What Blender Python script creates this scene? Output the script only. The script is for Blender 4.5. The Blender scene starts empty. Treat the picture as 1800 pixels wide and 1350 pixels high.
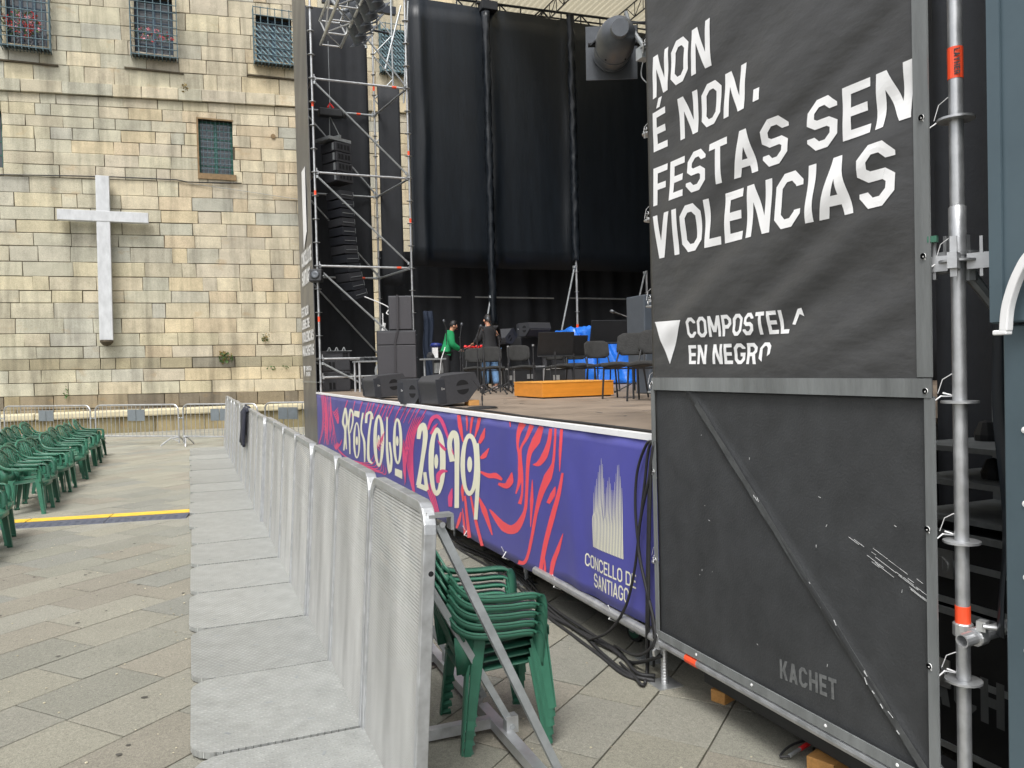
import bpy, math, random
from math import sin, cos, pi, radians
from mathutils import Vector, Matrix
random.seed(7)
S = bpy.context.scene
COL = S.collection
V = Vector

# ------------------------------------------------------------------ camera, sky, sun, exposure
EYE = V((0, 0, 1.8)); FPX = 1400.0
def _axes():
    p, th, r = radians(1.1458), radians(22.0254), radians(1.4321)
    rw = V((cos(th), -sin(th), 0)); fh = V((sin(th), cos(th), 0)); d = V((0, 0, -1))
    fwd = cos(p)*fh + sin(p)*d; dn = cos(p)*d - sin(p)*fh
    return cos(r)*rw + sin(r)*dn, -sin(r)*rw + cos(r)*dn, fwd
AR, AD, AF = _axes()
cam = bpy.data.objects.new('camera', bpy.data.cameras.new('camera')); COL.objects.link(cam)
cam.matrix_world = Matrix(((AR.x, -AD.x, -AF.x, EYE.x), (AR.y, -AD.y, -AF.y, EYE.y), (AR.z, -AD.z, -AF.z, EYE.z), (0, 0, 0, 1)))
cam.data.sensor_width = 36; cam.data.lens = 28.0; cam.data.clip_end = 2000; cam.data.clip_start = .05
S.camera = cam
def at(px, py, axis, val):                    # the point of a world plane that the survey sighting (px, py) hits
    d = (px-900)/FPX*AR + (py-675)/FPX*AD + AF
    i = 'xyz'.index(axis); t = (val-EYE[i])/d[i]
    return EYE + t*d
def gz(px, py, z=0): return at(px, py, 'z', z)

SUN_EL, SUN_AZ = 58, 215
w = bpy.data.worlds.new("World"); S.world = w; w.use_nodes = True
nt = w.node_tree; bg = nt.nodes['Background']
sky = nt.nodes.new('ShaderNodeTexSky'); sky.sky_type = 'NISHITA'; sky.sun_disc = False
sky.sun_elevation = radians(SUN_EL); sky.sun_rotation = radians(SUN_AZ); sky.dust_density = 4; sky.air_density = 1.0
hs = nt.nodes.new('ShaderNodeHueSaturation'); hs.inputs['Saturation'].default_value = .18
nt.links.new(sky.outputs[0], hs.inputs['Color']); nt.links.new(hs.outputs[0], bg.inputs[0]); bg.inputs[1].default_value = .15
sl = bpy.data.lights.new('sun', 'SUN'); sl.energy = 1.5; sl.angle = radians(18); sl.color = (1, .985, .955)
so = bpy.data.objects.new('sun', sl); COL.objects.link(so)
az = radians(SUN_AZ); so.rotation_euler = V((-sin(az)*cos(radians(SUN_EL)), -cos(az)*cos(radians(SUN_EL)), -sin(radians(SUN_EL)))).to_track_quat('-Z', 'Y').to_euler()
S.view_settings.view_transform = 'Standard'; S.view_settings.look = 'None'; S.view_settings.exposure = .66; S.view_settings.gamma = 1
S.cycles.transparent_max_bounces = 16; S.cycles.max_bounces = 8

# ------------------------------------------------------------------ materials
def srgb(r, g, b):
    f = lambda c: (c/255/12.92) if c/255 <= .04045 else ((c/255+.055)/1.055)**2.4
    return (f(r), f(g), f(b), 1)
def mat(name, col, rough=.5, metal=0, var=.0, scale=8, bump=0, bscale=60, spec=.5, attr=False, stretch=None, coord='Object', rvar=0, sub=None):
    m = bpy.data.materials.new(name); m.use_nodes = True; n = m.node_tree; b = n.nodes['Principled BSDF']
    L = n.links.new
    c4 = (*col[:3], 1)
    b.inputs['Base Color'].default_value = c4; b.inputs['Roughness'].default_value = rough; b.inputs['Metallic'].default_value = metal
    b.inputs['Specular IOR Level'].default_value = spec
    tc = n.nodes.new('ShaderNodeTexCoord'); mp = n.nodes.new('ShaderNodeMapping'); L(tc.outputs[coord], mp.inputs[0])
    if stretch: mp.inputs['Scale'].default_value = stretch
    src = None
    if attr:
        a = n.nodes.new('ShaderNodeVertexColor'); a.layer_name = 'col'; src = a.outputs[0]
    if var or rvar:
        nz = n.nodes.new('ShaderNodeTexNoise'); nz.inputs['Scale'].default_value = scale; nz.inputs['Detail'].default_value = 6; nz.inputs['Roughness'].default_value = .65
        L(mp.outputs[0], nz.inputs[0])
    if var:
        mr = n.nodes.new('ShaderNodeMapRange'); mr.inputs[1].default_value = .3; mr.inputs[2].default_value = .7
        mr.inputs[3].default_value = 1-var; mr.inputs[4].default_value = 1+var; L(nz.outputs[0], mr.inputs[0])
        mx = n.nodes.new('ShaderNodeMix'); mx.data_type = 'RGBA'; mx.blend_type = 'MULTIPLY'; mx.inputs[0].default_value = 1
        if src: L(src, mx.inputs[6])
        else: mx.inputs[6].default_value = c4
        L(mr.outputs[0], mx.inputs[7]); src = mx.outputs[2]
    if src: L(src, b.inputs['Base Color'])
    if rvar:
        mr2 = n.nodes.new('ShaderNodeMapRange'); mr2.inputs[1].default_value = .3; mr2.inputs[2].default_value = .7
        mr2.inputs[3].default_value = rough-rvar; mr2.inputs[4].default_value = rough+rvar; L(nz.outputs[0], mr2.inputs[0]); L(mr2.outputs[0], b.inputs['Roughness'])
    if bump:
        nb = n.nodes.new('ShaderNodeTexNoise'); nb.inputs['Scale'].default_value = bscale; nb.inputs['Detail'].default_value = 5
        L(mp.outputs[0], nb.inputs[0]); bp = n.nodes.new('ShaderNodeBump'); bp.inputs['Strength'].default_value = bump; bp.inputs['Distance'].default_value = .02
        L(nb.outputs[0], bp.inputs['Height']); L(bp.outputs[0], b.inputs['Normal'])
    return m
M = {}
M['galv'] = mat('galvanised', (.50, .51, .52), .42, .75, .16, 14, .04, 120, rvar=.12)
def per_object(m, amt):     # copies differ a little in tone
    n = m.node_tree; b = n.nodes['Principled BSDF']; oi = n.nodes.new('ShaderNodeObjectInfo'); mr = n.nodes.new('ShaderNodeMapRange'); mr.inputs[3].default_value = 1-amt; mr.inputs[4].default_value = 1+amt
    mx = n.nodes.new('ShaderNodeMix'); mx.data_type = 'RGBA'; mx.blend_type = 'MULTIPLY'; mx.inputs[0].default_value = 1
    s = b.inputs['Base Color'].links[0].from_socket; n.links.new(oi.outputs['Random'], mr.inputs[0]); n.links.new(s, mx.inputs[6]); n.links.new(mr.outputs[0], mx.inputs[7]); n.links.new(mx.outputs[2], b.inputs['Base Color'])
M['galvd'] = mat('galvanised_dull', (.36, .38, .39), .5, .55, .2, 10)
M['steel'] = mat('zinc', (.60, .61, .61), .38, .8, .12, 9)
M['tape'] = mat('orange_tape', (.88, .09, .03), .4)
M['black'] = mat('black_fabric', (.012, .014, .018), .75, 0, .25, 3, .12, 30)
M['drape'] = mat('black_pvc', (.007, .010, .014), .40, 0, .3, 2, .16, 6, spec=.36, stretch=(3, 3, .5))
M['dark'] = mat('dark_plastic', (.018, .019, .021), .5, 0, .2, 12, .05, 200)
M['cab'] = mat('speaker_paint', (.036, .037, .042), .6, 0, .12, 30, .12, 300)
M['cabd'] = mat('speaker_dark', (.022, .024, .030), .55, 0, .12, 30, .1, 300)
M['grille'] = mat('speaker_grille', (.062, .060, .066), .55, .2, .15, 200, .2, 500)
M['green'] = mat('green_plastic', srgb(50, 102, 82), .38, 0, .14, 9, .03, 150, rvar=.1)
per_object(M['green'], .30)
M['hole'] = mat('void_black', (.004, .004, .005), .9)
M['rubber'] = mat('rubber', (.02, .02, .021), .6, 0, .2, 20)
M['white'] = mat('white_vinyl', (.80, .80, .80), .45, 0, .05, 3, .1, 9)
M['cream'] = mat('cream_print', srgb(232, 230, 205), .45, 0, .04, 3)
M['purple'] = mat('purple_print', srgb(76, 77, 152), .40, 0, .16, .6, .06, 3)
M['coral'] = mat('coral_print', srgb(240, 84, 92), .42, 0, .06, 2)
M['pink'] = mat('pink_print', srgb(224, 76, 128), .42, 0, .10, 3)
M['vinyl'] = mat('black_banner', (.050, .0505, .052), .46, 0, .12, 4, .45, 4.5, spec=.55, stretch=(1, 1.0, 2.2))
M['mesh'] = mat('lower_banner', (.036, .038, .040), .62, 0, .25, 5, .15, 90)
M['hem'] = mat('banner_hem', (.17, .18, .18), .35, 0, .3, 6, .3, 20, stretch=(1, 1, .15))
M['ridge'] = mat('dusty_ridge', (.062, .065, .066), .6, 0, .35, 12, .1, 60)
M['worn'] = mat('worn_fabric', (.10, .105, .105), .6, 0, .4, 14, .1, 60)
M['chalk'] = mat('scuff_white', (.62, .63, .63), .7, 0, .2, 40)
M['faded'] = mat('faded_print', (.13, .135, .135), .6, 0, .3, 40)
M['deck'] = mat('stage_ply', srgb(134, 120, 106), .55, 0, .28, 2.5, .05, 60, rvar=.1)
M['wood'] = mat('podium_wood', srgb(212, 136, 46), .4, 0, .12, 3, .03, 40, stretch=(1, 1, 7))
M['woodl'] = mat('podium_wood_pale', srgb(232, 166, 76), .4, 0, .10, 3, .03, 40, stretch=(1, 1, 7))  # paler copy of the podium wood, used on its top
M['block'] = mat('block_wood', srgb(190, 140, 80), .7, 0, .2, 8, .1, 60, stretch=(1, 6, 6))
M['tarp'] = mat('blue_tarp', srgb(36, 108, 205), .32, 0, .15, 3, .8, 6)
M['skin'] = mat('skin', srgb(205, 150, 122), .5)
M['hair'] = mat('hair', (.012, .010, .010), .5, 0, .3, 60)
M['hoodie'] = mat('green_cotton', srgb(22, 140, 84), .8, 0, .12, 12, .3, 18)
M['tee'] = mat('black_cotton', (.016, .016, .018), .8, 0, .2, 12, .2, 18)
M['jeans'] = mat('jeans', srgb(120, 160, 205), .8, 0, .2, 10, .2, 25)
M['trous'] = mat('dark_trousers', (.014, .014, .016), .8, 0, .2, 12)
M['shoe'] = mat('shoe', srgb(215, 205, 205), .5)
M['red'] = mat('red_plastic', (.7, .03, .03), .4)
M['lampdark'] = mat('lamp_dark', (.095, .105, .12), .45, .3, .15, 20)
M['lampbody'] = mat('lamp_grey', (.10, .108, .12), .42, .4, .12, 20, .05, 200)
M['kiosk'] = mat('kiosk_metal', srgb(84, 100, 108), .38, .3, .12, 1.5, .03, 8, rvar=.08)
M['cross'] = mat('painted_white', srgb(196, 198, 200), .7, 0, .16, 5, .1, 40, stretch=(1, 1, .4))
M['frame'] = mat('window_green', srgb(30, 92, 78), .5, 0, .15, 8)
M['frameb'] = mat('window_blue', srgb(44, 66, 84), .5, 0, .15, 8)
M['iron'] = mat('wrought_iron', srgb(86, 108, 116), .55, .2, .2, 20)
M['latt'] = mat('lattice_paint', srgb(120, 150, 158), .5, 0, .1, 9)
M['glass'] = mat('window_glass', (.05, .058, .066), .10, 0, .3, 1.5, spec=.8)
M['leaf'] = mat('leaf_green', (.07, .13, .035), .6, 0, .3, 30)
M['dryleaf'] = mat('dry_leaf', (.22, .16, .05), .7, 0, .3, 30)
M['petal'] = mat('petal_red', srgb(214, 70, 70), .6, 0, .2, 30)
M['petalp'] = mat('petal_pink', srgb(240, 160, 170), .6, 0, .2, 30)
M['lintel'] = mat('rusty_sill', srgb(128, 106, 76), .8, 0, .3, 8, .2, 40)
M['yellow'] = mat('yellow_lid', srgb(226, 186, 62), .5, 0, .15, 8, .3, 90)
M['ramp'] = mat('ramp_rubber', srgb(84, 88, 100), .6, 0, .15, 20, .5, 120)
M['lip'] = mat('bench_stone', srgb(198, 188, 158), .8, 0, .15, 3, .2, 30)
M['jack'] = mat('jacket_cloth', (.02, .022, .035), .85, 0, .3, 10, .4, 20)
M['chairfab'] = mat('chair_fabric', (.030, .030, .029), .85, 0, .2, 14, .3, 60)
M['stand'] = mat('black_stand', (.045, .045, .048), .4, .4, .1, 20)
M['blue'] = mat('blue_vinyl', (.03, .05, .35), .4)
M['plate_grey'] = mat('sign_plate', (.22, .25, .27), .4, .5, .1, 8)
M['orgw'] = mat('orange_light', srgb(200, 90, 40), .5)

# stone with per-block colour, grain, pits and streaks
def stone_mat(name, low=.15, grain=.24, rough=.85, streak=.36, pits=.45, rust=.45):
    m = bpy.data.materials.new(name); m.use_nodes = True; n = m.node_tree; b = n.nodes['Principled BSDF']; L = n.links.new; N = n.nodes.new
    b.inputs['Roughness'].default_value = rough; b.inputs['Specular IOR Level'].default_value = .25
    tc = N('ShaderNodeTexCoord'); a = N('ShaderNodeVertexColor'); a.layer_name = 'col'
    def noise(sc, det, st=None, rg=.6):
        q = N('ShaderNodeTexNoise'); q.inputs['Scale'].default_value = sc; q.inputs['Detail'].default_value = det; q.inputs['Roughness'].default_value = rg
        if st:
            mp = N('ShaderNodeMapping'); mp.inputs['Scale'].default_value = st; L(tc.outputs['Object'], mp.inputs[0]); L(mp.outputs[0], q.inputs[0])
        else: L(tc.outputs['Object'], q.inputs[0])
        return q.outputs[0]
    def rng(s, a0, a1, b0, b1):
        q = N('ShaderNodeMapRange'); q.inputs[1].default_value = a0; q.inputs[2].default_value = a1; q.inputs[3].default_value = b0; q.inputs[4].default_value = b1; L(s, q.inputs[0]); return q.outputs[0]
    def mul(c, f):
        q = N('ShaderNodeMix'); q.data_type = 'RGBA'; q.blend_type = 'MULTIPLY'; q.inputs[0].default_value = 1; L(c, q.inputs[6]); L(f, q.inputs[7]); return q.outputs[2]
    c = a.outputs[0]
    fine = noise(45, 8, None, .8); spk = noise(150, 4, None, .9)
    c = mul(c, rng(spk, .36, .64, 1-grain*1.5, 1+grain*1.5))
    c = mul(c, rng(noise(2.2, 6), .3, .7, 1-low, 1+low))
    c = mul(c, rng(fine, .3, .7, 1-grain*.9, 1+grain*.9))
    if streak: c = mul(c, rng(noise(1.1, 7, (2.0, 1, .20)), .46, .68, 1.04, 1-streak))
    c = mul(c, rng(noise(9, 7, (1, 1, 1.6), .75), .60, .70, 1.0, 1-pits)); c = mul(c, rng(noise(24, 6, (1, 1, 1.4), .8), .60, .66, 1.0, 1-pits))
    if rust:
        mx = N('ShaderNodeMix'); mx.data_type = 'RGBA'; mx.inputs[7].default_value = (.42, .27, .12, 1); L(c, mx.inputs[6])
        L(rng(noise(1.3, 5, (1, 1, 1.7)), .60, .76, 0, rust), mx.inputs[0]); c = mx.outputs[2]
    L(c, b.inputs['Base Color'])
    bp = N('ShaderNodeBump'); bp.inputs['Strength'].default_value = .55; bp.inputs['Distance'].default_value = .02; L(noise(28, 8, None, .75), bp.inputs['Height']); L(bp.outputs[0], b.inputs['Normal'])
    return m
M['stone'] = stone_mat('ashlar')
M['slab'] = stone_mat('granite_slab', low=.06, grain=.24, rough=.75, streak=0, pits=.22, rust=0)

def plate_mat():      # tear-drop tread plate: staggered dashes as relief
    m = mat('tread_plate', (.43, .44, .425), .46, .5, .13, 9, rvar=.03); n = m.node_tree; L = n.links.new; N = n.nodes.new; b = n.nodes['Principled BSDF']
    tc = N('ShaderNodeTexCoord'); sx = N('ShaderNodeSeparateXYZ'); L(tc.outputs['Object'], sx.inputs[0])
    def mth(op, a, v=None):
        q = N('ShaderNodeMath'); q.operation = op
        if isinstance(a, float): q.inputs[0].default_value = a
        else: L(a, q.inputs[0])
        if v is not None:
            if isinstance(v, float): q.inputs[1].default_value = v
            else: L(v, q.inputs[1])
        return q.outputs[0]
    u = mth('MULTIPLY', sx.outputs[0], 30.0); v = mth('MULTIPLY', sx.outputs[1], 38.0)
    row = mth('FLOOR', v); off = mth('MULTIPLY', mth('MODULO', mth('ABSOLUTE', row), 2.0), .5)
    fu = mth('ABSOLUTE', mth('SUBTRACT', mth('FRACT', mth('ADD', u, off)), .5)); fv = mth('ABSOLUTE', mth('SUBTRACT', mth('FRACT', v), .5))
    d = mth('ADD', mth('MULTIPLY', fu, 1.0), mth('MULTIPLY', fv, 1.6))
    mr = N('ShaderNodeMapRange'); mr.inputs[1].default_value = .22; mr.inputs[2].default_value = .38; mr.inputs[3].default_value = 1; mr.inputs[4].default_value = 0; L(d, mr.inputs[0])
    bp = N('ShaderNodeBump'); bp.inputs['Strength'].default_value = 1; bp.inputs['Distance'].default_value = .010; L(mr.outputs[0], bp.inputs['Height']); L(bp.outputs[0], b.inputs['Normal'])
    s0 = b.inputs['Base Color'].links[0].from_socket; m2 = N('ShaderNodeMapRange'); m2.inputs[3].default_value = .92; m2.inputs[4].default_value = 1.34; L(mr.outputs[0], m2.inputs[0])   # polished dashes also lightened in colour to make the relief highlights show
    mx = N('ShaderNodeMix'); mx.data_type = 'RGBA'; mx.blend_type = 'MULTIPLY'; mx.inputs[0].default_value = 1; L(s0, mx.inputs[6]); L(m2.outputs[0], mx.inputs[7]); L(mx.outputs[2], b.inputs['Base Color'])
    return m
M['tread'] = plate_mat()
def expanded_mat():   # perforated sheet: rows of small holes you can partly see through
    m = mat('perforated_sheet', (.56, .56, .54), .5, .3, .26, 2.6, rvar=.1, stretch=(1, 1.5, .3)); n = m.node_tree; L = n.links.new; N = n.nodes.new; b = n.nodes['Principled BSDF']
    tc = N('ShaderNodeTexCoord'); sx = N('ShaderNodeSeparateXYZ'); L(tc.outputs['Object'], sx.inputs[0])
    def mth(op, a, v=None):
        q = N('ShaderNodeMath'); q.operation = op
        if isinstance(a, float): q.inputs[0].default_value = a
        else: L(a, q.inputs[0])
        if v is not None:
            if isinstance(v, float): q.inputs[1].default_value = v
            else: L(v, q.inputs[1])
        return q.outputs[0]
    u = mth('MULTIPLY', sx.outputs[1], 70.0); v = mth('MULTIPLY', sx.outputs[2], 70.0)
    fu = mth('ABSOLUTE', mth('SUBTRACT', mth('FRACT', mth('ADD', u, mth('MULTIPLY', v, .5))), .5)); fv = mth('ABSOLUTE', mth('SUBTRACT', mth('FRACT', v), .5))
    d = mth('SQRT', mth('ADD', mth('MULTIPLY', fu, fu), mth('MULTIPLY', fv, fv)))
    mr = N('ShaderNodeMapRange'); mr.inputs[1].default_value = .28; mr.inputs[2].default_value = .36; L(d, mr.inputs[0])
    L(mr.outputs[0], b.inputs['Alpha'])
    bp = N('ShaderNodeBump'); bp.inputs['Strength'].default_value = .9; bp.inputs['Distance'].default_value = .004; L(d, bp.inputs['Height']); L(bp.outputs[0], b.inputs['Normal'])
    return m
M['perf'] = expanded_mat(); per_object(M['perf'], .10); per_object(M['tread'], .10)
def roof_mat():
    m = bpy.data.materials.new('translucent_roof'); m.use_nodes = True; n = m.node_tree; L = n.links.new
    o = n.nodes['Material Output']; n.nodes.remove(n.nodes['Principled BSDF'])
    d = n.nodes.new('ShaderNodeBsdfDiffuse'); d.inputs[0].default_value = (.6, .57, .48, 1)
    t = n.nodes.new('ShaderNodeBsdfTranslucent'); t.inputs[0].default_value = (.6, .55, .42, 1)
    x = n.nodes.new('ShaderNodeMixShader'); x.inputs[0].default_value = .45; L(d.outputs[0], x.inputs[1]); L(t.outputs[0], x.inputs[2]); L(x.outputs[0], o.inputs[0])
    return m
M['roof'] = roof_mat()

# ------------------------------------------------------------------ mesh builder
BASE = {}
class MB:
    def __init__(s): s.v = []; s.f = []; s.m = []; s.c = []; s.col = None
    def add(s, vs, fs, mi=0):
        o = len(s.v); s.v += [V(p) for p in vs]
        for f in fs: s.f.append([o+i for i in f]); s.m.append(mi); s.c.append(s.col)
        return s
    def box(s, c, size, R=None, mi=0, ch=0):
        x, y, z = [a/2 for a in size]
        pts = [V((i*x, j*y, k*z)) for k in (-1, 1) for j in (-1, 1) for i in (-1, 1)]
        if R is not None: pts = [R @ p for p in pts]
        c = V(c); pts = [p+c for p in pts]
        return s.add(pts, [(0, 2, 3, 1), (4, 5, 7, 6), (0, 1, 5, 4), (2, 6, 7, 3), (0, 4, 6, 2), (1, 3, 7, 5)], mi)
    def bbox(s, a, b, mi=0): return s.box([(a[i]+b[i])/2 for i in range(3)], [abs(b[i]-a[i]) for i in range(3)], None, mi)
    def tube(s, p0, p1, r, n=10, mi=0, r1=None, cap=True):
        return s.path([p0, p1], r, n, mi, cap, r1)
    def path(s, pts, r, n=8, mi=0, cap=True, r1=None, closed=False):
        pts = [V(p) for p in pts]; N = len(pts); rings = []
        for i, p in enumerate(pts):
            if closed: t = pts[(i+1) % N]-pts[i-1]
            else: t = pts[min(i+1, N-1)]-pts[max(i-1, 0)]
            t.normalize()
            if i == 0:
                a = V((0, 0, 1)) if abs(t.z) < .9 else V((1, 0, 0)); u = t.cross(a).normalized()
            else:
                u = (u - t*u.dot(t)); u = u.normalized() if u.length > 1e-6 else t.orthogonal().normalized()
            w_ = t.cross(u); rr = r if r1 is None else r+(r1-r)*i/(N-1)
            if isinstance(r, (list, tuple)): rr = r[i]
            rings.append([p+rr*(cos(2*pi*k/n)*u+sin(2*pi*k/n)*w_) for k in range(n)])
        vs = [q for g in rings for q in g]; fs = []
        for i in range(N if closed else N-1):
            j = (i+1) % N
            for k in range(n): fs.append((i*n+k, i*n+(k+1) % n, j*n+(k+1) % n, j*n+k))
        if cap and not closed: fs.append(tuple(range(n))[::-1]); fs.append(tuple((N-1)*n+k for k in range(n)))
        return s.add(vs, fs, mi)
    def bar(s, p0, p1, w_, h, side=(0, 0, 1), mi=0): return s.ribbon([p0, p1], w_, h, side, mi)
    def ribbon(s, pts, wid, th, side, mi=0, closed=False):      # rectangular section swept along pts; 'side' = direction of the width
        pts = [V(p) for p in pts]; N = len(pts); rings = []
        for i, p in enumerate(pts):
            t = (pts[(i+1) % N]-pts[i-1]) if closed else (pts[min(i+1, N-1)]-pts[max(i-1, 0)]); t.normalize()
            sd = V(side[i]) if isinstance(side[0], (list, tuple, Vector)) else V(side)
            u = sd-t*sd.dot(t); u = u.normalized() if u.length > 1e-6 else t.orthogonal().normalized(); n_ = t.cross(u)
            a = (wid[i] if isinstance(wid, (list, tuple)) else wid)/2; b = (th[i] if isinstance(th, (list, tuple)) else th)/2
            rings.append([p+a*u+b*n_, p-a*u+b*n_, p-a*u-b*n_, p+a*u-b*n_])
        vs = [q for g in rings for q in g]; fs = []
        for i in range(N if closed else N-1):
            j = (i+1) % N
            for k in range(4): fs.append((i*4+k, i*4+(k+1) % 4, j*4+(k+1) % 4, j*4+k))
        if not closed: fs += [(3, 2, 1, 0), tuple((N-1)*4+k for k in range(4))]
        return s.add(vs, fs, mi)
    def prism(s, poly, depth, mi=0, cap_mi=None):               # poly: 3-D ring, depth: vector
        n = len(poly); d = V(depth); vs = [V(p) for p in poly]+[V(p)+d for p in poly]
        cm = mi if cap_mi is None else cap_mi
        s.add(vs, [tuple(range(n))[::-1], tuple(range(n, 2*n))], cm)
        return s.add(vs, [(i, (i+1) % n, n+(i+1) % n, n+i) for i in range(n)], mi)
    def lathe(s, prof, c=(0, 0, 0), axis=(0, 0, 1), n=20, mi=0):  # prof: (r, h)
        ax = V(axis).normalized(); u = ax.orthogonal().normalized(); w_ = ax.cross(u); c = V(c); vs = []
        for r, h in prof: vs += [c+ax*h+r*(cos(2*pi*k/n)*u+sin(2*pi*k/n)*w_) for k in range(n)]
        fs = [(i*n+k, i*n+(k+1) % n, (i+1)*n+(k+1) % n, (i+1)*n+k) for i in range(len(prof)-1) for k in range(n)]
        if prof[0][0] > 1e-4: fs.append(tuple(range(n))[::-1])
        if prof[-1][0] > 1e-4: fs.append(tuple((len(prof)-1)*n+k for k in range(n)))
        return s.add(vs, fs, mi)
    def sheet(s, grid, th, mi=0):                                # grid[i][j] -> closed shell of thickness th
        nu, nv = len(grid), len(grid[0]); g = [[V(p) for p in r] for r in grid]; nr = []
        for i in range(nu):
            for j in range(nv):
                a = g[min(i+1, nu-1)][j]-g[max(i-1, 0)][j]; b = g[i][min(j+1, nv-1)]-g[i][max(j-1, 0)]
                q = a.cross(b); nr.append(q.normalized() if q.length > 1e-9 else V((0, 0, 1)))
        top = [g[i][j] for i in range(nu) for j in range(nv)]; bot = [p-th*n for p, n in zip(top, nr)]; K = nu*nv; fs = []
        for i in range(nu-1):
            for j in range(nv-1):
                a, b, c, d = i*nv+j, (i+1)*nv+j, (i+1)*nv+j+1, i*nv+j+1
                fs += [(a, b, c, d), (K+d, K+c, K+b, K+a)]
        ring = [i*nv for i in range(nu)]+[(nu-1)*nv+j for j in range(1, nv)]+[i*nv+nv-1 for i in range(nu-2, -1, -1)]+[j for j in range(nv-2, 0, -1)]
        for k in range(len(ring)):
            a, b = ring[k], ring[(k+1) % len(ring)]; fs.append((b, a, K+a, K+b))
        return s.add(top+bot, fs, mi)
    def build(s, name, mats, parent=None, smooth=False, bevel=0, loc=None):
        if not isinstance(mats, (list, tuple)): mats = [mats]
        me = bpy.data.meshes.new(name)
        if parent is not None: b = BASE.get(parent, V((0, 0, 0)))
        elif loc is not None: b = V(loc)
        else:
            xs = [p.x for p in s.v]; ys = [p.y for p in s.v]; b = V(((min(xs)+max(xs))/2, (min(ys)+max(ys))/2, min(p.z for p in s.v)))
        me.from_pydata([p-b for p in s.v], [], s.f)
        for m in mats: me.materials.append(M[m] if isinstance(m, str) else m)
        me.polygons.foreach_set('material_index', s.m)
        if smooth: me.polygons.foreach_set('use_smooth', [True]*len(s.f))
        if any(c is not None for c in s.c):
            ca = me.color_attributes.new('col', 'FLOAT_COLOR', 'CORNER'); arr = []
            for f, c in zip(s.f, s.c): arr += list(c or (1, 1, 1, 1))*len(f)
            ca.data.foreach_set('color', arr)
        me.update()
        o = bpy.data.objects.new(name, me); COL.objects.link(o)
        if parent is not None: o.parent = parent; BASE[o] = b
        else: o.location = b; BASE[o] = b
        if bevel:
            bv = o.modifiers.new('bevel', 'BEVEL'); bv.width = bevel; bv.segments = 2; bv.limit_method = 'ANGLE'; bv.angle_limit = radians(40)
        if smooth == 2:
            pass
        return o
def smooth_by_angle(o, deg=40):
    me = o.data; me.polygons.foreach_set('use_smooth', [True]*len(me.polygons)); me.set_sharp_from_angle(angle=radians(deg))
def tag(o, label=None, cat=None, group=None, kind=None):
    if label: o['label'] = label
    if cat: o['category'] = cat
    if group: o['group'] = group
    if kind: o['kind'] = kind
    return o
def thing(name, label, cat, loc=(0, 0, 0), group=None):
    o = bpy.data.objects.new(name, None); COL.objects.link(o); o.location = V(loc); o.empty_display_size = .2; BASE[o] = V(loc)
    return tag(o, label, cat, group)
def copy_tree(o, parent=None, loc=None, rz=None, label=None):
    c = o.copy(); COL.objects.link(c)
    if parent is not None: c.parent = parent
    if loc is not None: c.location = loc
    if rz is not None: c.rotation_euler = (0, 0, rz)
    if label: c['label'] = label
    for ch in o.children: copy_tree(ch, c)
    return c
ORD = ['nearest', 'second', 'third', 'fourth', 'fifth', 'sixth', 'seventh', 'eighth', 'ninth', 'tenth', 'eleventh', 'twelfth', 'thirteenth', 'fourteenth', 'fifteenth', 'sixteenth', 'seventeenth', 'eighteenth', 'nineteenth', 'twentieth']
def rot(z=0, y=0, x=0): return Matrix.Rotation(z, 3, 'Z') @ Matrix.Rotation(y, 3, 'Y') @ Matrix.Rotation(x, 3, 'X')

# ---- strokes and lettering (2-D)
def stroke2d(pts, wid, closed=False):         # returns quads (lists of 4 2-D points) with mitred joints
    P_ = [V((p[0], p[1])) for p in pts]; N = len(P_); L_ = []; R_ = []
    for i, p in enumerate(P_):
        a = P_[i-1] if (closed or i > 0) else None; b = P_[(i+1) % N] if (closed or i < N-1) else None
        d0 = (p-a).normalized() if a is not None else None; d1 = (b-p).normalized() if b is not None else None
        if d0 is None: d0 = d1
        if d1 is None: d1 = d0
        n0 = V((-d0.y, d0.x)); n1 = V((-d1.y, d1.x)); m = n0+n1
        m = m.normalized() if m.length > 1e-6 else n0
        k = 1/max(.45, m.dot(n0)); h = (wid[i] if isinstance(wid, (list, tuple)) else wid)/2
        L_.append(p+m*h*k); R_.append(p-m*h*k)
    return [(L_[i], R_[i], R_[(i+1) % N], L_[(i+1) % N]) for i in range(N if closed else N-1)]
def curve(pts, n=6):                          # Catmull-Rom through pts
    out = []; P_ = [V(p) for p in pts]
    for i in range(len(P_)-1):
        p0, p1, p2, p3 = P_[max(i-1, 0)], P_[i], P_[i+1], P_[min(i+2, len(P_)-1)]
        for k in range(n):
            t = k/n; out.append(.5*((2*p1)+(p2-p0)*t+(2*p0-5*p1+4*p2-p3)*t*t+(3*p1-p0-3*p2+p3)*t**3))
    return out+[P_[-1]]
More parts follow.
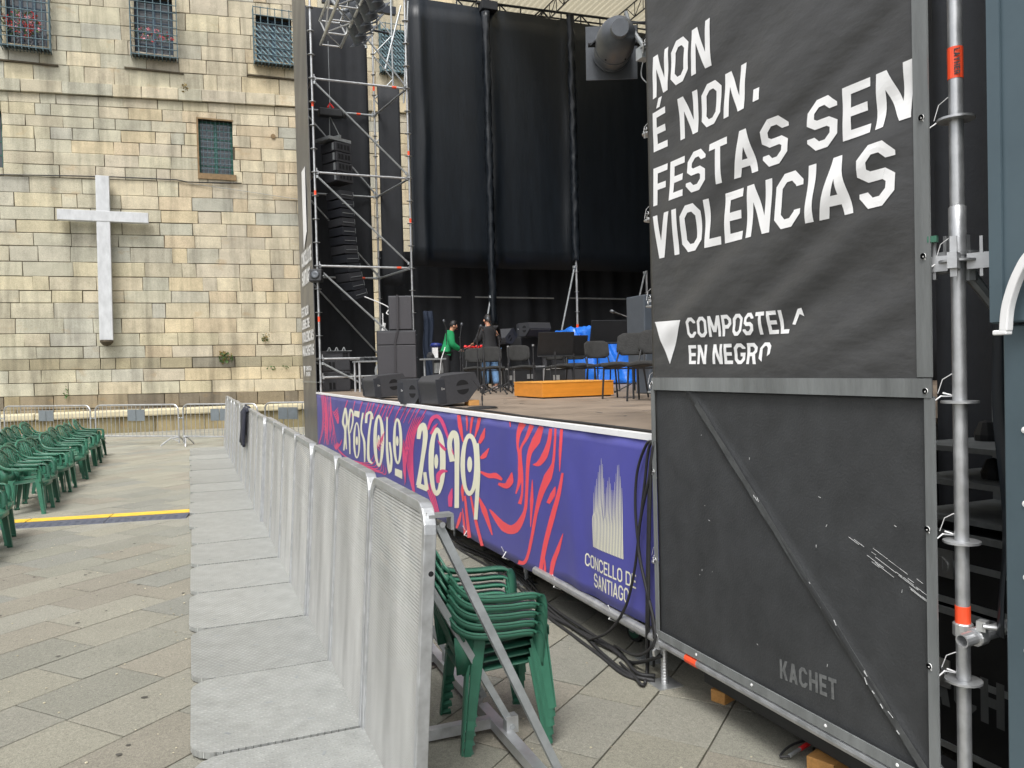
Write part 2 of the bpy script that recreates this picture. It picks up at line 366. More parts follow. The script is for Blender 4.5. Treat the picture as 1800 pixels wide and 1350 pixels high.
def glyph(ch, t):                             # strokes of a condensed grotesque, cap height 1; returns (width, [(pts, closed)])
    h = t/2; a = h; W = .66; b = W-h; top = 1-h; c = .15; k_ = t*1.12
    oct_ = [(a+c, a), (b-c, a), (b, a+c), (b, top-c), (b-c, top), (a+c, top), (a, top-c), (a, a+c)]
    v = lambda x, w=None: ([(x+h, 0), (x+h, 1)], False)
    def sl(x0, y0, x1, y1, w=k_): return ('q', [(x0, y0), (x0+w, y0), (x1+w, y1), (x1, y1)])
    G = {
     'O': (W, [(oct_, True)]), 'N': (W, [v(0), v(W-t), sl(W-k_*1.05, 0, k_*.05, 1)]),
     'E': (.54, [([(.54, a), (a, a), (a, top), (.54, top)], False), ([(a, .5), (.49, .5)], False)]),
     'F': (.53, [([(a, 0), (a, top), (.53, top)], False), ([(a, .48), (.48, .48)], False)]),
     'S': (W, [([(a, .27), (a, a+c), (a+c, a), (b-c, a), (b, a+c), (b, .5-c*.55), (b-c*.8, .5), (a+c*.8, .5), (a, .5+c*.55), (a, top-c), (a+c, top), (b-c, top), (b, top-c), (b, .73)], False)]),
     'T': (.58, [([(0, top), (.58, top)], False), ([(.29, 0), (.29, top)], False)]),
     'A': (.68, [sl(0, 0, .34-k_/2, 1), sl(.68-k_, 0, .34-k_/2, 1), ([(.15, .27), (.53, .27)], False)]),
     'V': (.66, [sl(.33-k_/2, 0, 0, 1), sl(.33-k_/2, 0, .66-k_, 1)]),
     'I': (t, [v(0)]), 'L': (.51, [([(a, 1), (a, a), (.51, a)], False)]),
     'C': (W, [([(b, .29), (b, a+c), (b-c, a), (a+c, a), (a, a+c), (a, top-c), (a+c, top), (b-c, top), (b, top-c), (b, .71)], False)]),
     'G': (W, [([(.36, .46), (b, .46), (b, a+c), (b-c, a), (a+c, a), (a, a+c), (a, top-c), (a+c, top), (b-c, top), (b, top-c), (b, .73)], False)]),
     'M': (.80, [v(0), v(.80-t), sl(.40-k_/2, .22, k_*.02, 1), sl(.40-k_/2, .22, .80-k_*1.02, 1)]),
     'P': (.60, [([(a, 0), (a, top), (.60-h-c, top), (.60-h, top-c), (.60-h, .44+c), (.60-h-c, .44), (a, .44)], False)]),
     'R': (.62, [([(a, 0), (a, top), (.61-h-c, top), (.61-h, top-c), (.61-h, .46+c), (.61-h-c, .46), (a, .46)], False), sl(.62-k_, 0, .30, .46)]),
     'D': (W, [([(a, a), (b-c, a), (b, a+c), (b, top-c), (b-c, top), (a, top)], True)]),
     'B': (.64, [([(a, a), (.64-h-c, a), (.64-h, a+c*.8), (.64-h, .5-c*.8), (.64-h-c*.5, .5), (.64-h, .5+c*.8), (.64-h, top-c*.8), (.64-h-c, top), (a, top)], True), ([(a, .5), (.50, .5)], False)]),
     'K': (.64, [v(0), sl(t*.8, .40, .64-k_, 1), sl(.64-k_, 0, .22, .56)]),
     'H': (W, [v(0), v(W-t), ([(a, .5), (b, .5)], False)]),
     'Y': (.62, [([(.31, .45), (.31, 0)], False), sl(.31-k_/2, .40, 0, 1), sl(.31-k_/2, .40, .62-k_, 1)]),
     '.': (t, [([(h, 0), (h, t)], False)]), ' ': (.24, []),
    }
    if ch == 'É':
        w_, st = G['E']; return w_, st+[sl(.16, 1.07, .27, 1.30, t*.9)]
    return G[ch]
def text2d(txt, t=.19, gap=.10, cut=None):
    x = 0; quads = []
    for ch in txt:
        w_, st = glyph(ch, t)
        for pts, cl in st:
            if pts == 'q': quads.append([(q[0]+x, q[1]) for q in cl]); continue
            quads += [[(q.x+x, q.y) for q in qd] for qd in stroke2d(pts, t, cl)]
        x += w_+gap
    x -= gap
    return [[(qx/x, qy) for qx, qy in q] for q in quads]
def put(mb, pts, nrm, mi, warp, cell=.022):
    if warp is None: mb.add(pts, [tuple(range(len(pts)))], mi); return
    if len(pts) == 4:                     # long strokes are cut up so that they follow the folds of the cloth
        a, b, c, d = pts; n = max(1, int(max((b-a).length, (c-d).length)/cell)); m = max(1, int(max((d-a).length, (c-b).length)/cell)); g = []
        for i in range(n+1):
            p, q = a.lerp(b, i/n), d.lerp(c, i/n)
            for j in range(m+1): g.append(p.lerp(q, j/m))
        fs = [(i*(m+1)+j, (i+1)*(m+1)+j, (i+1)*(m+1)+j+1, i*(m+1)+j+1) for i in range(n) for j in range(m)]
    else: g = pts; fs = [tuple(range(len(pts)))]
    mb.add([V((p.x+warp(p.y, p.z), p.y, p.z)) for p in g], fs, mi)
def lay(mb, quads, o, ux, uy, nrm, lift, mi, warp=None):  # puts 2-D quads on the plane o + x*ux + y*uy, a hair proud of it
    k = 0; flip = V(ux).cross(V(uy)).dot(V(nrm)) < 0
    for q in quads:
        pts = [V(o)+V(ux)*p[0]+V(uy)*p[1]+V(nrm)*(lift+k*.000006) for p in q]; k += 1
        a = sum(((q[i][0]*q[(i+1) % len(q)][1]-q[(i+1) % len(q)][0]*q[i][1]) for i in range(len(q))))
        put(mb, pts if (a > 0) != flip else pts[::-1], nrm, mi, warp)
def lay_sight(mb, txt, TL, BL, BR, axis, val, nrm, mi, t=.19, gap=.10, lift=.003, warp=None):
    a, b, c = at(*TL, axis, val), at(*BL, axis, val), at(*BR, axis, val)
    lay(mb, text2d(txt, t, gap), b, c-b, a-b, nrm, lift, mi, warp)
def poly_sight(mb, polys, axis, val, nrm, lift, mi, warp=None):
    k = 0
    for pl in polys:
        pts = [at(p[0], p[1], axis, val)+V(nrm)*(lift+k*.000006) for p in pl]; k += 1
        n_ = V((0, 0, 0))
        for i in range(len(pts)): n_ += pts[i].cross(pts[(i+1) % len(pts)])
        put(mb, pts if n_.dot(V(nrm)) > 0 else pts[::-1], nrm, mi, warp)
def ring_px(cx, cy, rx, ry, wid, n=28, tilt=0):
    o = []; 
    for k in range(n):
        a0, a1 = 2*pi*k/n, 2*pi*(k+1)/n
        f = lambda a, s: (cx+(rx-s)*cos(a)+tilt*(ry-s*1.0)*sin(a), cy+(ry-s)*sin(a))
        o.append([f(a0, 0), f(a1, 0), f(a1, wid), f(a0, wid)])
    return o
def disc_px(cx, cy, rx, ry, n=16): return [[(cx+rx*cos(2*pi*k/n), cy+ry*sin(2*pi*k/n)) for k in range(n)]]

# ------------------------------------------------------------------ the ground
def gh(x, y):
    return -.09*max(0, min(1, (x-.9)/1.6))
mb = MB(); xs = [-400, -60, -16, -8, -2, .9, 1.3, 1.7, 2.1, 2.5, 4, 8, 16, 60, 400]; ys = [-400, -20, -2, 5, 12, 20, 30, 60, 400]
for i in range(len(xs)-1):
    for j in range(len(ys)-1):
        mb.add([(x, y, gh(x, y)-.012) for x, y in ((xs[i], ys[j]), (xs[i+1], ys[j]), (xs[i+1], ys[j+1]), (xs[i], ys[j+1]))], [(0, 1, 2, 3)])
M['joint'] = mat('joint_grit', srgb(96, 91, 80), .95, 0, .3, 30)
tag(mb.build('ground', 'joint', loc=(0, 0, 0)), 'gritty ground showing in the joints between paving slabs', 'ground', kind='structure')
mb = MB(); A = radians(41); ca, sa = cos(A), sin(A); rnd = random.Random(3)
pal = [(170, 166, 154), (166, 162, 151), (174, 168, 154), (163, 160, 151), (170, 162, 149), (173, 168, 157), (166, 158, 146), (161, 158, 150), (175, 169, 156)]
v0 = -20.0; row = 0
while v0 < 36:
    hgt = rnd.choice((.40, .42, .45, .46)); u0 = -14-rnd.random()
    while u0 < 36:
        ln = rnd.choice((.55, .62, .7, .75, .85, .95)); g = .006
        g = .0045; c = [(u0+g, v0+g), (u0+ln-g, v0+g), (u0+ln-g, v0+hgt-g), (u0+g, v0+hgt-g)]
        pts = [(u*ca-v*sa, u*sa+v*ca) for u, v in c]; mx_ = sum(p[0] for p in pts)/4; my_ = sum(p[1] for p in pts)/4
        if -15 < mx_ < 9 and .3 < my_ < 29.6:
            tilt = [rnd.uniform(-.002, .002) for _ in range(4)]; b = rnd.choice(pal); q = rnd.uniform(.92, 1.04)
            far = min(1, max(0, (my_-6)/12)); q *= 1+.26*far  # far slabs paler: stronger light out there put into their colour
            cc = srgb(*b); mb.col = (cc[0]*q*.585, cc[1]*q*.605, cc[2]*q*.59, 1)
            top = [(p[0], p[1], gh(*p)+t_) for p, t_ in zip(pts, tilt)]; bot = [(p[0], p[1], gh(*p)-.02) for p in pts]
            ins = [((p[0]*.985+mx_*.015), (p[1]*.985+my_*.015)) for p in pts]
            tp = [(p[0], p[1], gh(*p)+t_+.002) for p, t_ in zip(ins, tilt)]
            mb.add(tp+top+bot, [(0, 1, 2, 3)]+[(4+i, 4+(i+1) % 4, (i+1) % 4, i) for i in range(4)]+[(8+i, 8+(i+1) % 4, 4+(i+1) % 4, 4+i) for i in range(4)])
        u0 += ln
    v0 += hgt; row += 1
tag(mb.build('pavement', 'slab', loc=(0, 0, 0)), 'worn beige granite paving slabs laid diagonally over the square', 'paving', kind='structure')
# grit and litter specks on the slabs
mb = MB()
for k in range(420):
    x = rnd.uniform(-4, 3); y = rnd.uniform(3.0, 14); r = rnd.uniform(.003, .009)
    if -.1 < x < .85: x = .80+rnd.uniform(0, .12) if rnd.random() < .0 else -.06-rnd.random()*.2
    z = gh(x, y)+.006
    mb.lathe([(r, 0), (r*.8, r*.5), (0, r*.7)], (x, y, z), (rnd.uniform(-.2, .2), 0, 1), 5)
M['grit'] = mat('grit', (.42, .38, .28), .9, 0, .4, 3)
for k in range(80):
    x = rnd.uniform(-3.5, -.1); y = rnd.uniform(3.2, 13); r = rnd.uniform(.006, .019); n = 9
    mb.add([(x+r*rnd.uniform(.7, 1.1)*cos(2*pi*i/n), y+r*rnd.uniform(.7, 1.1)*sin(2*pi*i/n), .0062+k*.00001) for i in range(n)], [tuple(range(n))], 1)
M['gum'] = mat('gum', (.07, .065, .055), .8, 0, .3, 3)
tag(mb.build('grit', ['grit', 'gum'], loc=(0, 0, 0)), 'scattered pale grit and dry crumbs on the paving', 'grit', kind='stuff')

# ------------------------------------------------------------------ the stone building
YW = 29.6
bld = thing('stone_building', 'old granite building of beige ashlar blocks with grilled windows behind the square', 'building', (0, YW, 0))
wins = []        # (x0, x1, z0, z1)
def wrect(x0, y0, x1, y1):
    a = at(x0, y1, 'y', YW); b = at(x1, y0, 'y', YW); return [a.x, b.x, a.z, b.z]
W_up1 = wrect(12, -60, 78, 74); W_up2 = wrect(238, -2, 302, 90); W_up3 = wrect(452, 34, 512, 104); W_mid = wrect(351, 214, 408, 304); W_left = wrect(-60, 195, 2, 290); W_back = wrect(672, 58, 712, 120)
wins = [W_up1, W_up2, W_up3, W_mid, W_left, W_back]
ycs = [-330, -296, -262, -228, -194, -160, -128, -96, -64, -33, -2, 30, 56, 82, 108, 138, 160, 178, 199, 219, 241, 264, 286, 309, 337, 362, 385, 408, 431, 459, 485, 510, 532, 560, 587, 610, 632, 652, 675, 698, 722, 742, 772]
XA, XB = at(0, 400, 'y', YW).x, at(525, 400, 'y', YW).x
cl = []
for y in ycs:
    za = at(0, y, 'y', YW).z; zb = at(525, y+30-(y-155)*36.4/477, 'y', YW).z; cl.append((za, zb))
def zc(i, x): a, b = cl[i]; return a+(b-a)*max(-.6, min(2.2, (x-XA)/(XB-XA)))
rnd = random.Random(11); mb = MB(); mort = MB()
pg = [(182, 179, 162), (178, 176, 161), (187, 182, 161), (181, 176, 158), (176, 175, 162), (190, 182, 157), (184, 177, 158)]   # greener, left; the light's colour cast put into the blocks
pw = [(196, 186, 164), (191, 182, 162), (200, 186, 157), (188, 179, 159), (194, 179, 154), (184, 176, 160), (201, 191, 167)]   # warmer, right; same painted-in cast
def block(x0, x1, za0, za1, zb0, zb1, dep, ch):
    # za: top left/right handled by linear edges: za0 = bottom z at x0, za1 = bottom z at x1, zb0 = top at x0, zb1 = top at x1
    g = rnd.choice((.006, .007, .008, .011)); y = YW-dep
    if x1-x0 < .06 or zb0-za0 < .05: return
    o = [(x0+g, za0+g), (x1-g, za1+g), (x1-g, zb1-g), (x0+g, zb0-g)]
    i = [(x0+g+ch, za0+g+ch), (x1-g-ch, za1+g+ch), (x1-g-ch, zb1-g-ch), (x0+g+ch, zb0-g-ch)]
    jit = lambda p: (p[0]+rnd.uniform(-.013, .008), p[1]+rnd.uniform(-.012, .008))
    o = [jit(p) for p in o]
    vs = [(p[0], y, p[1]) for p in i]+[(p[0], y+ch*.8, p[1]) for p in o]+[(p[0], YW+.05, p[1]) for p in o]
    mb.add(vs, [(0, 1, 2, 3)]+[(4+k, 4+(k+1) % 4, (k+1) % 4, k) for k in range(4)]+[(8+k, 8+(k+1) % 4, 4+(k+1) % 4, 4+k) for k in range(4)])
for i in range(len(ycs)-1):
    x = -15-rnd.random(); proj = .10 if 138 <= ycs[i] < 160 else (.03 if 632 <= ycs[i] < 652 else (.06 if ycs[i] >= 652 else 0))
    while x < 24:
        ln = rnd.choice((.45, .7, .85, 1.0, 1.1, 1.25, 1.4))*rnd.uniform(.9, 1.1)
        if ycs[i] < 138: ln *= .95
        x1 = x+ln; mixr = max(0, min(1, (x-(-4.5))/5.5)); b = rnd.choice(pw if rnd.random() < mixr else pg); q = rnd.uniform(.90, 1.06)
        if rnd.random() < .11: b = rnd.choice(((174, 173, 164), (168, 168, 159), (178, 175, 162)))
        if ycs[i] >= 690: b = rnd.choice(((126, 117, 102), (140, 130, 112), (118, 111, 100), (154, 144, 120)))
        if 632 <= ycs[i] < 652: b = rnd.choice(((148, 142, 122), (138, 134, 122), (156, 148, 124)))
        b = [v_*.85+m_*.15 for v_, m_ in zip(b, (190, 184, 168))] if ycs[i] < 690 else b; cc = srgb(*b); mb.col = (cc[0]*q*1.035, cc[1]*q*1.02, cc[2]*q*.975, 1); dep = proj+rnd.uniform(0, .016); ch = rnd.uniform(.007, .016)
        rects = [(x, x1, zc(i+1, x), zc(i+1, x1), zc(i, x), zc(i, x1))]
        for wx0, wx1, wz0, wz1 in wins:
            out = []
            for (a, c, b0, b1, t0, t1) in rects:
                if c <= wx0 or a >= wx1 or max(t0, t1) <= wz0 or min(b0, b1) >= wz1: out.append((a, c, b0, b1, t0, t1)); continue
                lb = lambda xx: b0+(b1-b0)*(xx-a)/(c-a); lt = lambda xx: t0+(t1-t0)*(xx-a)/(c-a)
                if a < wx0: out.append((a, wx0, b0, lb(wx0), t0, lt(wx0)))
                if c > wx1: out.append((wx1, c, lb(wx1), b1, lt(wx1), t1))
                m0, m1 = max(a, wx0), min(c, wx1)
                if max(t0, t1) > wz1+.04: out.append((m0, m1, max(lb(m0), wz1), max(lb(m1), wz1), lt(m0), lt(m1)))
                if min(b0, b1) < wz0-.04: out.append((m0, m1, lb(m0), lb(m1), min(lt(m0), wz0), min(lt(m1), wz0)))
            rects = out
        for r in rects: block(*r, dep, ch)
        x = x1
mb.build('wall', 'stone', bld)
# mortar sheet behind the blocks, cut round the windows
mb = MB(); gx = sorted(set([-16, 25]+[w_[k] for w_ in wins for k in (0, 1)])); gzv = sorted(set([-.3, 19]+[w_[k] for w_ in wins for k in (2, 3)]))
for i in range(len(gx)-1):
    for j in range(len(gzv)-1):
        cx, cz = (gx[i]+gx[i+1])/2, (gzv[j]+gzv[j+1])/2
        if any(w_[0] < cx < w_[1] and w_[2] < cz < w_[3] for w_ in wins): continue
        mb.bbox((gx[i], YW+.02, gzv[j]), (gx[i+1], YW+.55, gzv[j+1]))
M['mortar'] = mat('mortar', srgb(78, 70, 56), .95, 0, .3, 6)
mb.build('mortar', 'mortar', bld)
mb = MB(); mb.bbox((-16, YW+.7, -.3), (25, YW+9, 18.9)); mb.build('rear_mass', 'mortar', bld)

def window(rc, fm, depth=.30, cols=2, rows=4, reveal=None):
    x0, x1, z0, z1 = rc; cx = (x0+x1)/2; y = YW+depth; t = .07
    f = MB()
    f.bbox((x0, y, z0), (x0+t, y+.08, z1)); f.bbox((x1-t, y, z0), (x1, y+.08, z1)); f.bbox((x0+t, y, z1-t), (x1-t, y+.08, z1)); f.bbox((x0+t, y, z0), (x1-t, y+.08, z0+t))
    for k in range(1, cols): xx = x0+(x1-x0)*k/cols; f.bbox((xx-.055, y-.01, z0+t), (xx+.055, y+.07, z1-t))
    for k in range(1, rows): zz = z0+(z1-z0)*k/rows; f.bbox((x0+t, y+.012, zz-.018), (x1-t, y+.06, zz+.018))
    win = f.build('window', fm, bld)
    p = MB(); p.bbox((x0+t*.6, y+.03, z0+t*.6), (x1-t*.6, y+.045, z1-t*.6)); p.build('pane', 'glass', win)
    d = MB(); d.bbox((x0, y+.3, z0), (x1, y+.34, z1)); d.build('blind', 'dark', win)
    return win
def cage(win, rc, out=.38, below=.22, dv=7, dh=9, lattice=None, low=.0):
    x0, x1, z0, z1 = rc; x0 -= .12; x1 += .12; z1 += .10; z0 -= below; y = YW-out; r = .016
    g = MB()
    for k in range(dv+1):
        x = x0+(x1-x0)*k/dv; g.tube((x, y, z0-.06), (x, y, z1+.04), r, 5)
    for k in range(dh+1):
        z = z0+(z1-z0)*k/dh; g.tube((x0, y-.012, z), (x1, y-.012, z), r, 5)
        for xx in (x0, x1): g.tube((xx, y, z), (xx, YW+.02, z), r, 5)
    for k in range(1, 3):
        for xx in (x0, x1): yy = y+out*k/3; g.tube((xx, yy, z0), (xx, yy, z1), r, 5)
    for k in range(dv*2+1): x = x0+(x1-x0)*k/(dv*2); g.tube((x, y, z0), (x, YW+.02, z0-.02), r, 5)
    gr = g.build('grille', 'iron', win)
    tr = MB(); tr.bbox((x0+.03, y+.03, z0+.02), (x1-.03, YW-.02, z0+.05)); tr.build('window_shelf', 'dark', win)
    if lattice:
        l = MB(); zt = z0+(z1-z0)*lattice; n = 13; step = (x1-x0)/7
        k = -10
        while k < 44:
            for sgn in (1,):
                xa = x0+k*step*.85; pts = []
                za, zb = z0, zt; xb = xa-sgn*(zt-z0)
                a_, b_ = V((xa, 0, za)), V((xb, 0, zb))
                lo, hi = 0, 1
                dx = xb-xa
                if dx: 
                    t0, t1 = (x0-xa)/dx, (x1-xa)/dx; lo = max(0, min(t0, t1)); hi = min(1, max(t0, t1))
                if hi > lo+.02:
                    p0, p1 = a_.lerp(b_, lo), a_.lerp(b_, hi); p0.y = p1.y = y+.02; l.bar(p0, p1, .036, .008, (1, 0, 1) if sgn > 0 else (-1, 0, 1))
            k += 1
        l.build('lattice_screen', 'latt', win)
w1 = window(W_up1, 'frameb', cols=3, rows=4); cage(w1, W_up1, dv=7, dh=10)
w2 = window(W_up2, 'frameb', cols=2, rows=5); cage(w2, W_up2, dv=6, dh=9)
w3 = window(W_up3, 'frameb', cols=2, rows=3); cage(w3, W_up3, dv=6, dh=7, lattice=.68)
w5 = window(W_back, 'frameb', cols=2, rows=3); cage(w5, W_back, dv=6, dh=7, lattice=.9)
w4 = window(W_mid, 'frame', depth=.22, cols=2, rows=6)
g = MB(); x0, x1, z0, z1 = W_mid
for k in range(1, 8): x = x0+(x1-x0)*k/8; g.tube((x, YW+.10, z0), (x, YW+.10, z1), .011, 5)
for k in range(1, 10): z = z0+(z1-z0)*k/10; g.tube((x0, YW+.085, z), (x1, YW+.085, z), .011, 5)
g.build('grille', 'iron', w4)
g = MB(); g.bbox((x0-.06, YW-.06, z0-.20), (x1+.08, YW+.15, z0-.005)); g.bbox((x0-.06, YW-.03, z0), (x0, YW+.12, z1+.05)); g.bbox((x0, YW-.03, z1), (x1+.03, YW+.12, z1+.05)); g.build('rusty_surround', 'lintel', w4)
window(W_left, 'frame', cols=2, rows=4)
for rc in (W_up1, W_up2, W_up3):          # thin ledge below each caged window
    g = MB(); g.bbox((rc[0]-.35, YW-.07, rc[2]-.62), (rc[1]+.30, YW+.02, rc[2]-.57)); g.build('ledge', 'mortar', bld)
mb = MB()
for y0, ya, ye in ((307, 0, 430),):
    mb.path([at(0, 307, 'y', YW-.06), at(120, 309, 'y', YW-.06), at(200, 311, 'y', YW-.06), at(310, 316, 'y', YW-.06), at(330, 320, 'y', YW-.06), at(425, 322, 'y', YW-.06)], .02, 5)
mb.build('wall_cable', 'rubber', bld)
mb = MB(); mb.path([at(330, 322, 'y', YW-.05), at(430, 336, 'y', YW-.05), at(535, 352, 'y', YW-.05)], .008, 4); mb.build('wall_wire', 'galvd', bld)
mb = MB(); p = at(480, 240, 'y', YW); mb.lathe([(.085, 0), (.085, .03), (.03, .035), (0, .035)], (p.x, YW-.01, p.z), (0, -1, 0), 12); mb.build('anchor_plate', 'lintel', bld)

# flowers behind the grilles
def plant(name, label, cx, cz, w_, h, n, cols, seed, y=YW-.2, cat='plant', group=None, leafm='leaf', lsz=.045, fl=.3):
    r_ = random.Random(seed); lf = MB(); mats = [leafm]+cols
    st = MB()
    for k in range(n):
        a = r_.uniform(0, 2*pi); rr = r_.random()**.5
        p = V((cx+cos(a)*rr*w_/2, y+r_.uniform(-.1, .1), cz+sin(a)*rr*h/2)); mi = 0
        if r_.random() < fl and cols: mi = 1+r_.randrange(len(cols))
        sz = lsz*r_.uniform(.6, 1.3); R = rot(r_.uniform(0, 6.3), r_.uniform(-1, 1), r_.uniform(0, 3))
        if mi == 0:
            q = [R @ V((sz, 0, 0)), R @ V((0, sz*.6, .008)), R @ V((-sz, 0, 0)), R @ V((0, -sz*.6, .008))]; lf.add([p+x for x in q], [(0, 1, 2, 3)], 0)
        else:
            for j in range(5):
                c = p+V((r_.uniform(-1, 1), r_.uniform(-1, 1), r_.uniform(-1, 1)))*sz*1.1; q = [R @ V((sz*cos(t), sz*sin(t), 0))*.7 for t in (0, 1.6, 3.1, 4.7)]; R = rot(r_.uniform(0, 6), r_.uniform(-1, 1), r_.uniform(0, 6))
                lf.add([c+x for x in q], [(0, 1, 2, 3)], mi)
    o = lf.build(name, mats); tag(o, label, cat, group)
    return o
p = at(40, 42, 'y', YW-.2)
plant('flowering_plant', 'mass of red and pink geraniums behind the grille of the leftmost window', p.x, p.z, 1.15, .85, 230, ['petal', 'petal', 'petalp'], 1, group='flowers on window sills')
p = at(268, 62, 'y', YW-.2)
plant('flowering_plant', 'sparse geraniums with pink blooms behind the grille of the middle upper window', p.x, p.z, 1.25, .5, 60, ['petal', 'petalp', 'petalp'], 2, group='flowers on window sills', fl=.25)
p = at(398, 628, 'y', YW-.1)
plant('wall_weed', 'large yellowish weed growing from the projecting stone course', p.x, p.z, .5, .4, 60, ['dryleaf'], 3, YW-.12, 'weed', 'weeds on the stone wall', fl=.15, lsz=.06)
p = at(465, 594, 'y', YW-.1)
plant('wall_weed', 'small weed in a joint just above the larger yellowish one', p.x, p.z, .28, .26, 34, ['dryleaf'], 4, YW-.08, 'weed', 'weeds on the stone wall', fl=.4, lsz=.05)
p = at(324, 155, 'y', YW-.1)
plant('wall_weed', 'dry brown tuft of grass on the upper string course', p.x, p.z, .22, .3, 30, [], 5, YW-.08, 'weed', 'weeds on the stone wall', 'dryleaf', .05)
p = at(490, 646, 'y', YW-.1)
plant('wall_weed', 'low strip of green moss weed along the projecting course beside the tall banner', p.x, p.z, .9, .14, 40, [], 6, YW-.08, 'weed', 'weeds on the stone wall', 'leaf', .045)
p = at(116, 690, 'y', YW-.1)
plant('wall_weed', 'narrow green weed hanging low on the wall above the left crowd barrier', p.x, p.z, .14, .4, 26, [], 8, YW-.1, 'weed', 'weeds on the stone wall', 'leaf', .05)

# bench along the foot of the wall
mb = MB(); lip = MB(); yb = YW-.75; rr = random.Random(5); x = -15
while x < 20:
    ln = rr.uniform(1.1, 1.9); c = srgb(*rr.choice(((150, 138, 104), (138, 128, 98), (160, 146, 112)))); mb.col = c
    mb.bbox((x+.006, yb, -.2), (x+ln-.006, YW-.08, .50)); x += ln
x = -15
while x < 20:
    ln = rr.uniform(1.0, 1.7); lip.bbox((x+.004, yb-.12, .52), (x+ln-.004, YW-.07, .74)); x += ln
ben = thing('stone_bench', 'long stone bench with pale rounded lip along the foot of the wall', 'bench', (0, yb, 0))
mb.build('bench_front', 'stone', ben); lip.build('bench_seat', 'lip', ben, bevel=.05)

# white cross
cr = thing('stone_cross', 'tall plain white cross fixed to the stone wall', 'cross', (at(180, 450, 'y', YW-.2).x, YW-.2, 3.0))
ta, tb = at(180, 310, 'y', YW-.3), at(187.5, 598, 'y', YW-.3); la, lb_ = at(101, 378, 'y', YW-.3), at(261, 382, 'y', YW-.3)
mb = MB(); mb.ribbon([ta, tb], .40, .26, (1, 0, 0)); mb.build('upright', 'cross', cr, bevel=.015)
zc_ = at(180, 380, 'y', YW-.3).z
mb = MB(); mb.bbox((la.x, YW-.445, zc_-.19), (lb_.x, YW-.18, zc_+.15)); mb.build('crossbar', 'cross', cr, bevel=.012)
mb = MB(); mb.lathe([(.19, 0), (.20, .06), (.12, .16), (.0, .2)], (tb.x, YW-.3, tb.z+.0), (0, 0, -1), 10); mb.build('corbel', 'mortar', cr)
mb = MB()
for zz in (ta.z-.4, tb.z+.5): mb.bbox((ta.x-.05, YW-.18, zz-.05), (ta.x+.05, YW+.03, zz+.05))
mb.build('wall_fixing', 'iron', cr)

# ------------------------------------------------------------------ crowd-control fences in front of the wall
def crowd_fence(a, b, label, sign=True):
    a, b = V(a), V(b); a.z = b.z = 0; d = b-a; Ln = d.length; u = d/Ln; n = V((-u.y, u.x, 0)); H = 1.07; r = .021
    t = thing('crowd_barrier', label, 'crowd barrier', a, 'crowd barriers in front of the wall')
    q = lambda s, z, o=0: a+u*s+n*o+V((0, 0, z))
    c = .16; fr = [q(.03, .06), q(.03, H-c)]+[q(.03+c-c*cos(k*pi/8), H-c+c*sin(k*pi/8)) for k in range(1, 5)]+[q(Ln-.03-c+c*sin(k*pi/8), H-c+c*cos(k*pi/8)) for k in range(0, 5)]+[q(Ln-.03, .06)]
    mb = MB(); mb.path(fr, r, 8); mb.tube(q(.03, .24), q(Ln-.03, .24), r*.9, 8); mb.build('frame', 'galv', t)
    mb = MB(); nb = int(Ln/.135)
    for k in range(1, nb): mb.tube(q(Ln*k/nb, .24), q(Ln*k/nb, H-.01), .0075, 5)
    mb.build('bars', 'galvd', t)
    for s0 in (.06, Ln-.06):
        mb = MB(); sg = 1 if s0 < 1 else -1
        mb.path([q(s0-.03*sg, .22), q(s0+.14*sg, .19, -.12), q(s0+.27*sg, .05, -.27), q(s0+.30*sg, .0, -.30)], .019, 7)
        mb.path([q(s0-.03*sg, .22), q(s0-.0*sg, .19, .12), q(s0+.02*sg, .05, .27), q(s0+.02*sg, .0, .30)], .019, 7); mb.tube(q(s0-.03*sg, .10), q(s0+.10*sg, .19, -.10), .012, 6)
        mb.build('foot', 'galv', t)
    if sign:
        mb = MB(); m = Ln*.51
        for k in (-1, 1): mb.box(q(m+k*.145, .80, -.03), (.27, .012, .30), Matrix.Rotation(math.atan2(u.y, u.x), 3, 'Z'))
        mb.build('sign_plate', 'plate_grey', t)
    for s0 in (.0, Ln):
        mb = MB(); mb.path([q(s0+k, .72, 0) if abs(k) < .001 else q(s0+k, .72, 0) for k in (-.03, 0, .03)], .018, 6); mb.build('hook', 'galvd', t)
crowd_fence(gz(-152, 779), gz(3, 780), 'grey crowd barrier cut off by the left edge of the picture', False)
crowd_fence(gz(8, 780), gz(162, 782), 'grey crowd barrier with double sign plate behind the green chairs')
crowd_fence(gz(168, 782), gz(317, 783), 'grey crowd barrier standing whole between chairs and stage barrier')
crowd_fence(gz(322, 783), gz(428, 783.5)+V((.35, -.5, 0)), 'grey crowd barrier running in behind the far end of the stage barrier')
crowd_fence(gz(446, 784)+V((.3, .3, 0)), gz(539, 784)+V((.2, .2, 0)), 'grey crowd barrier ending beside the tall far banner')

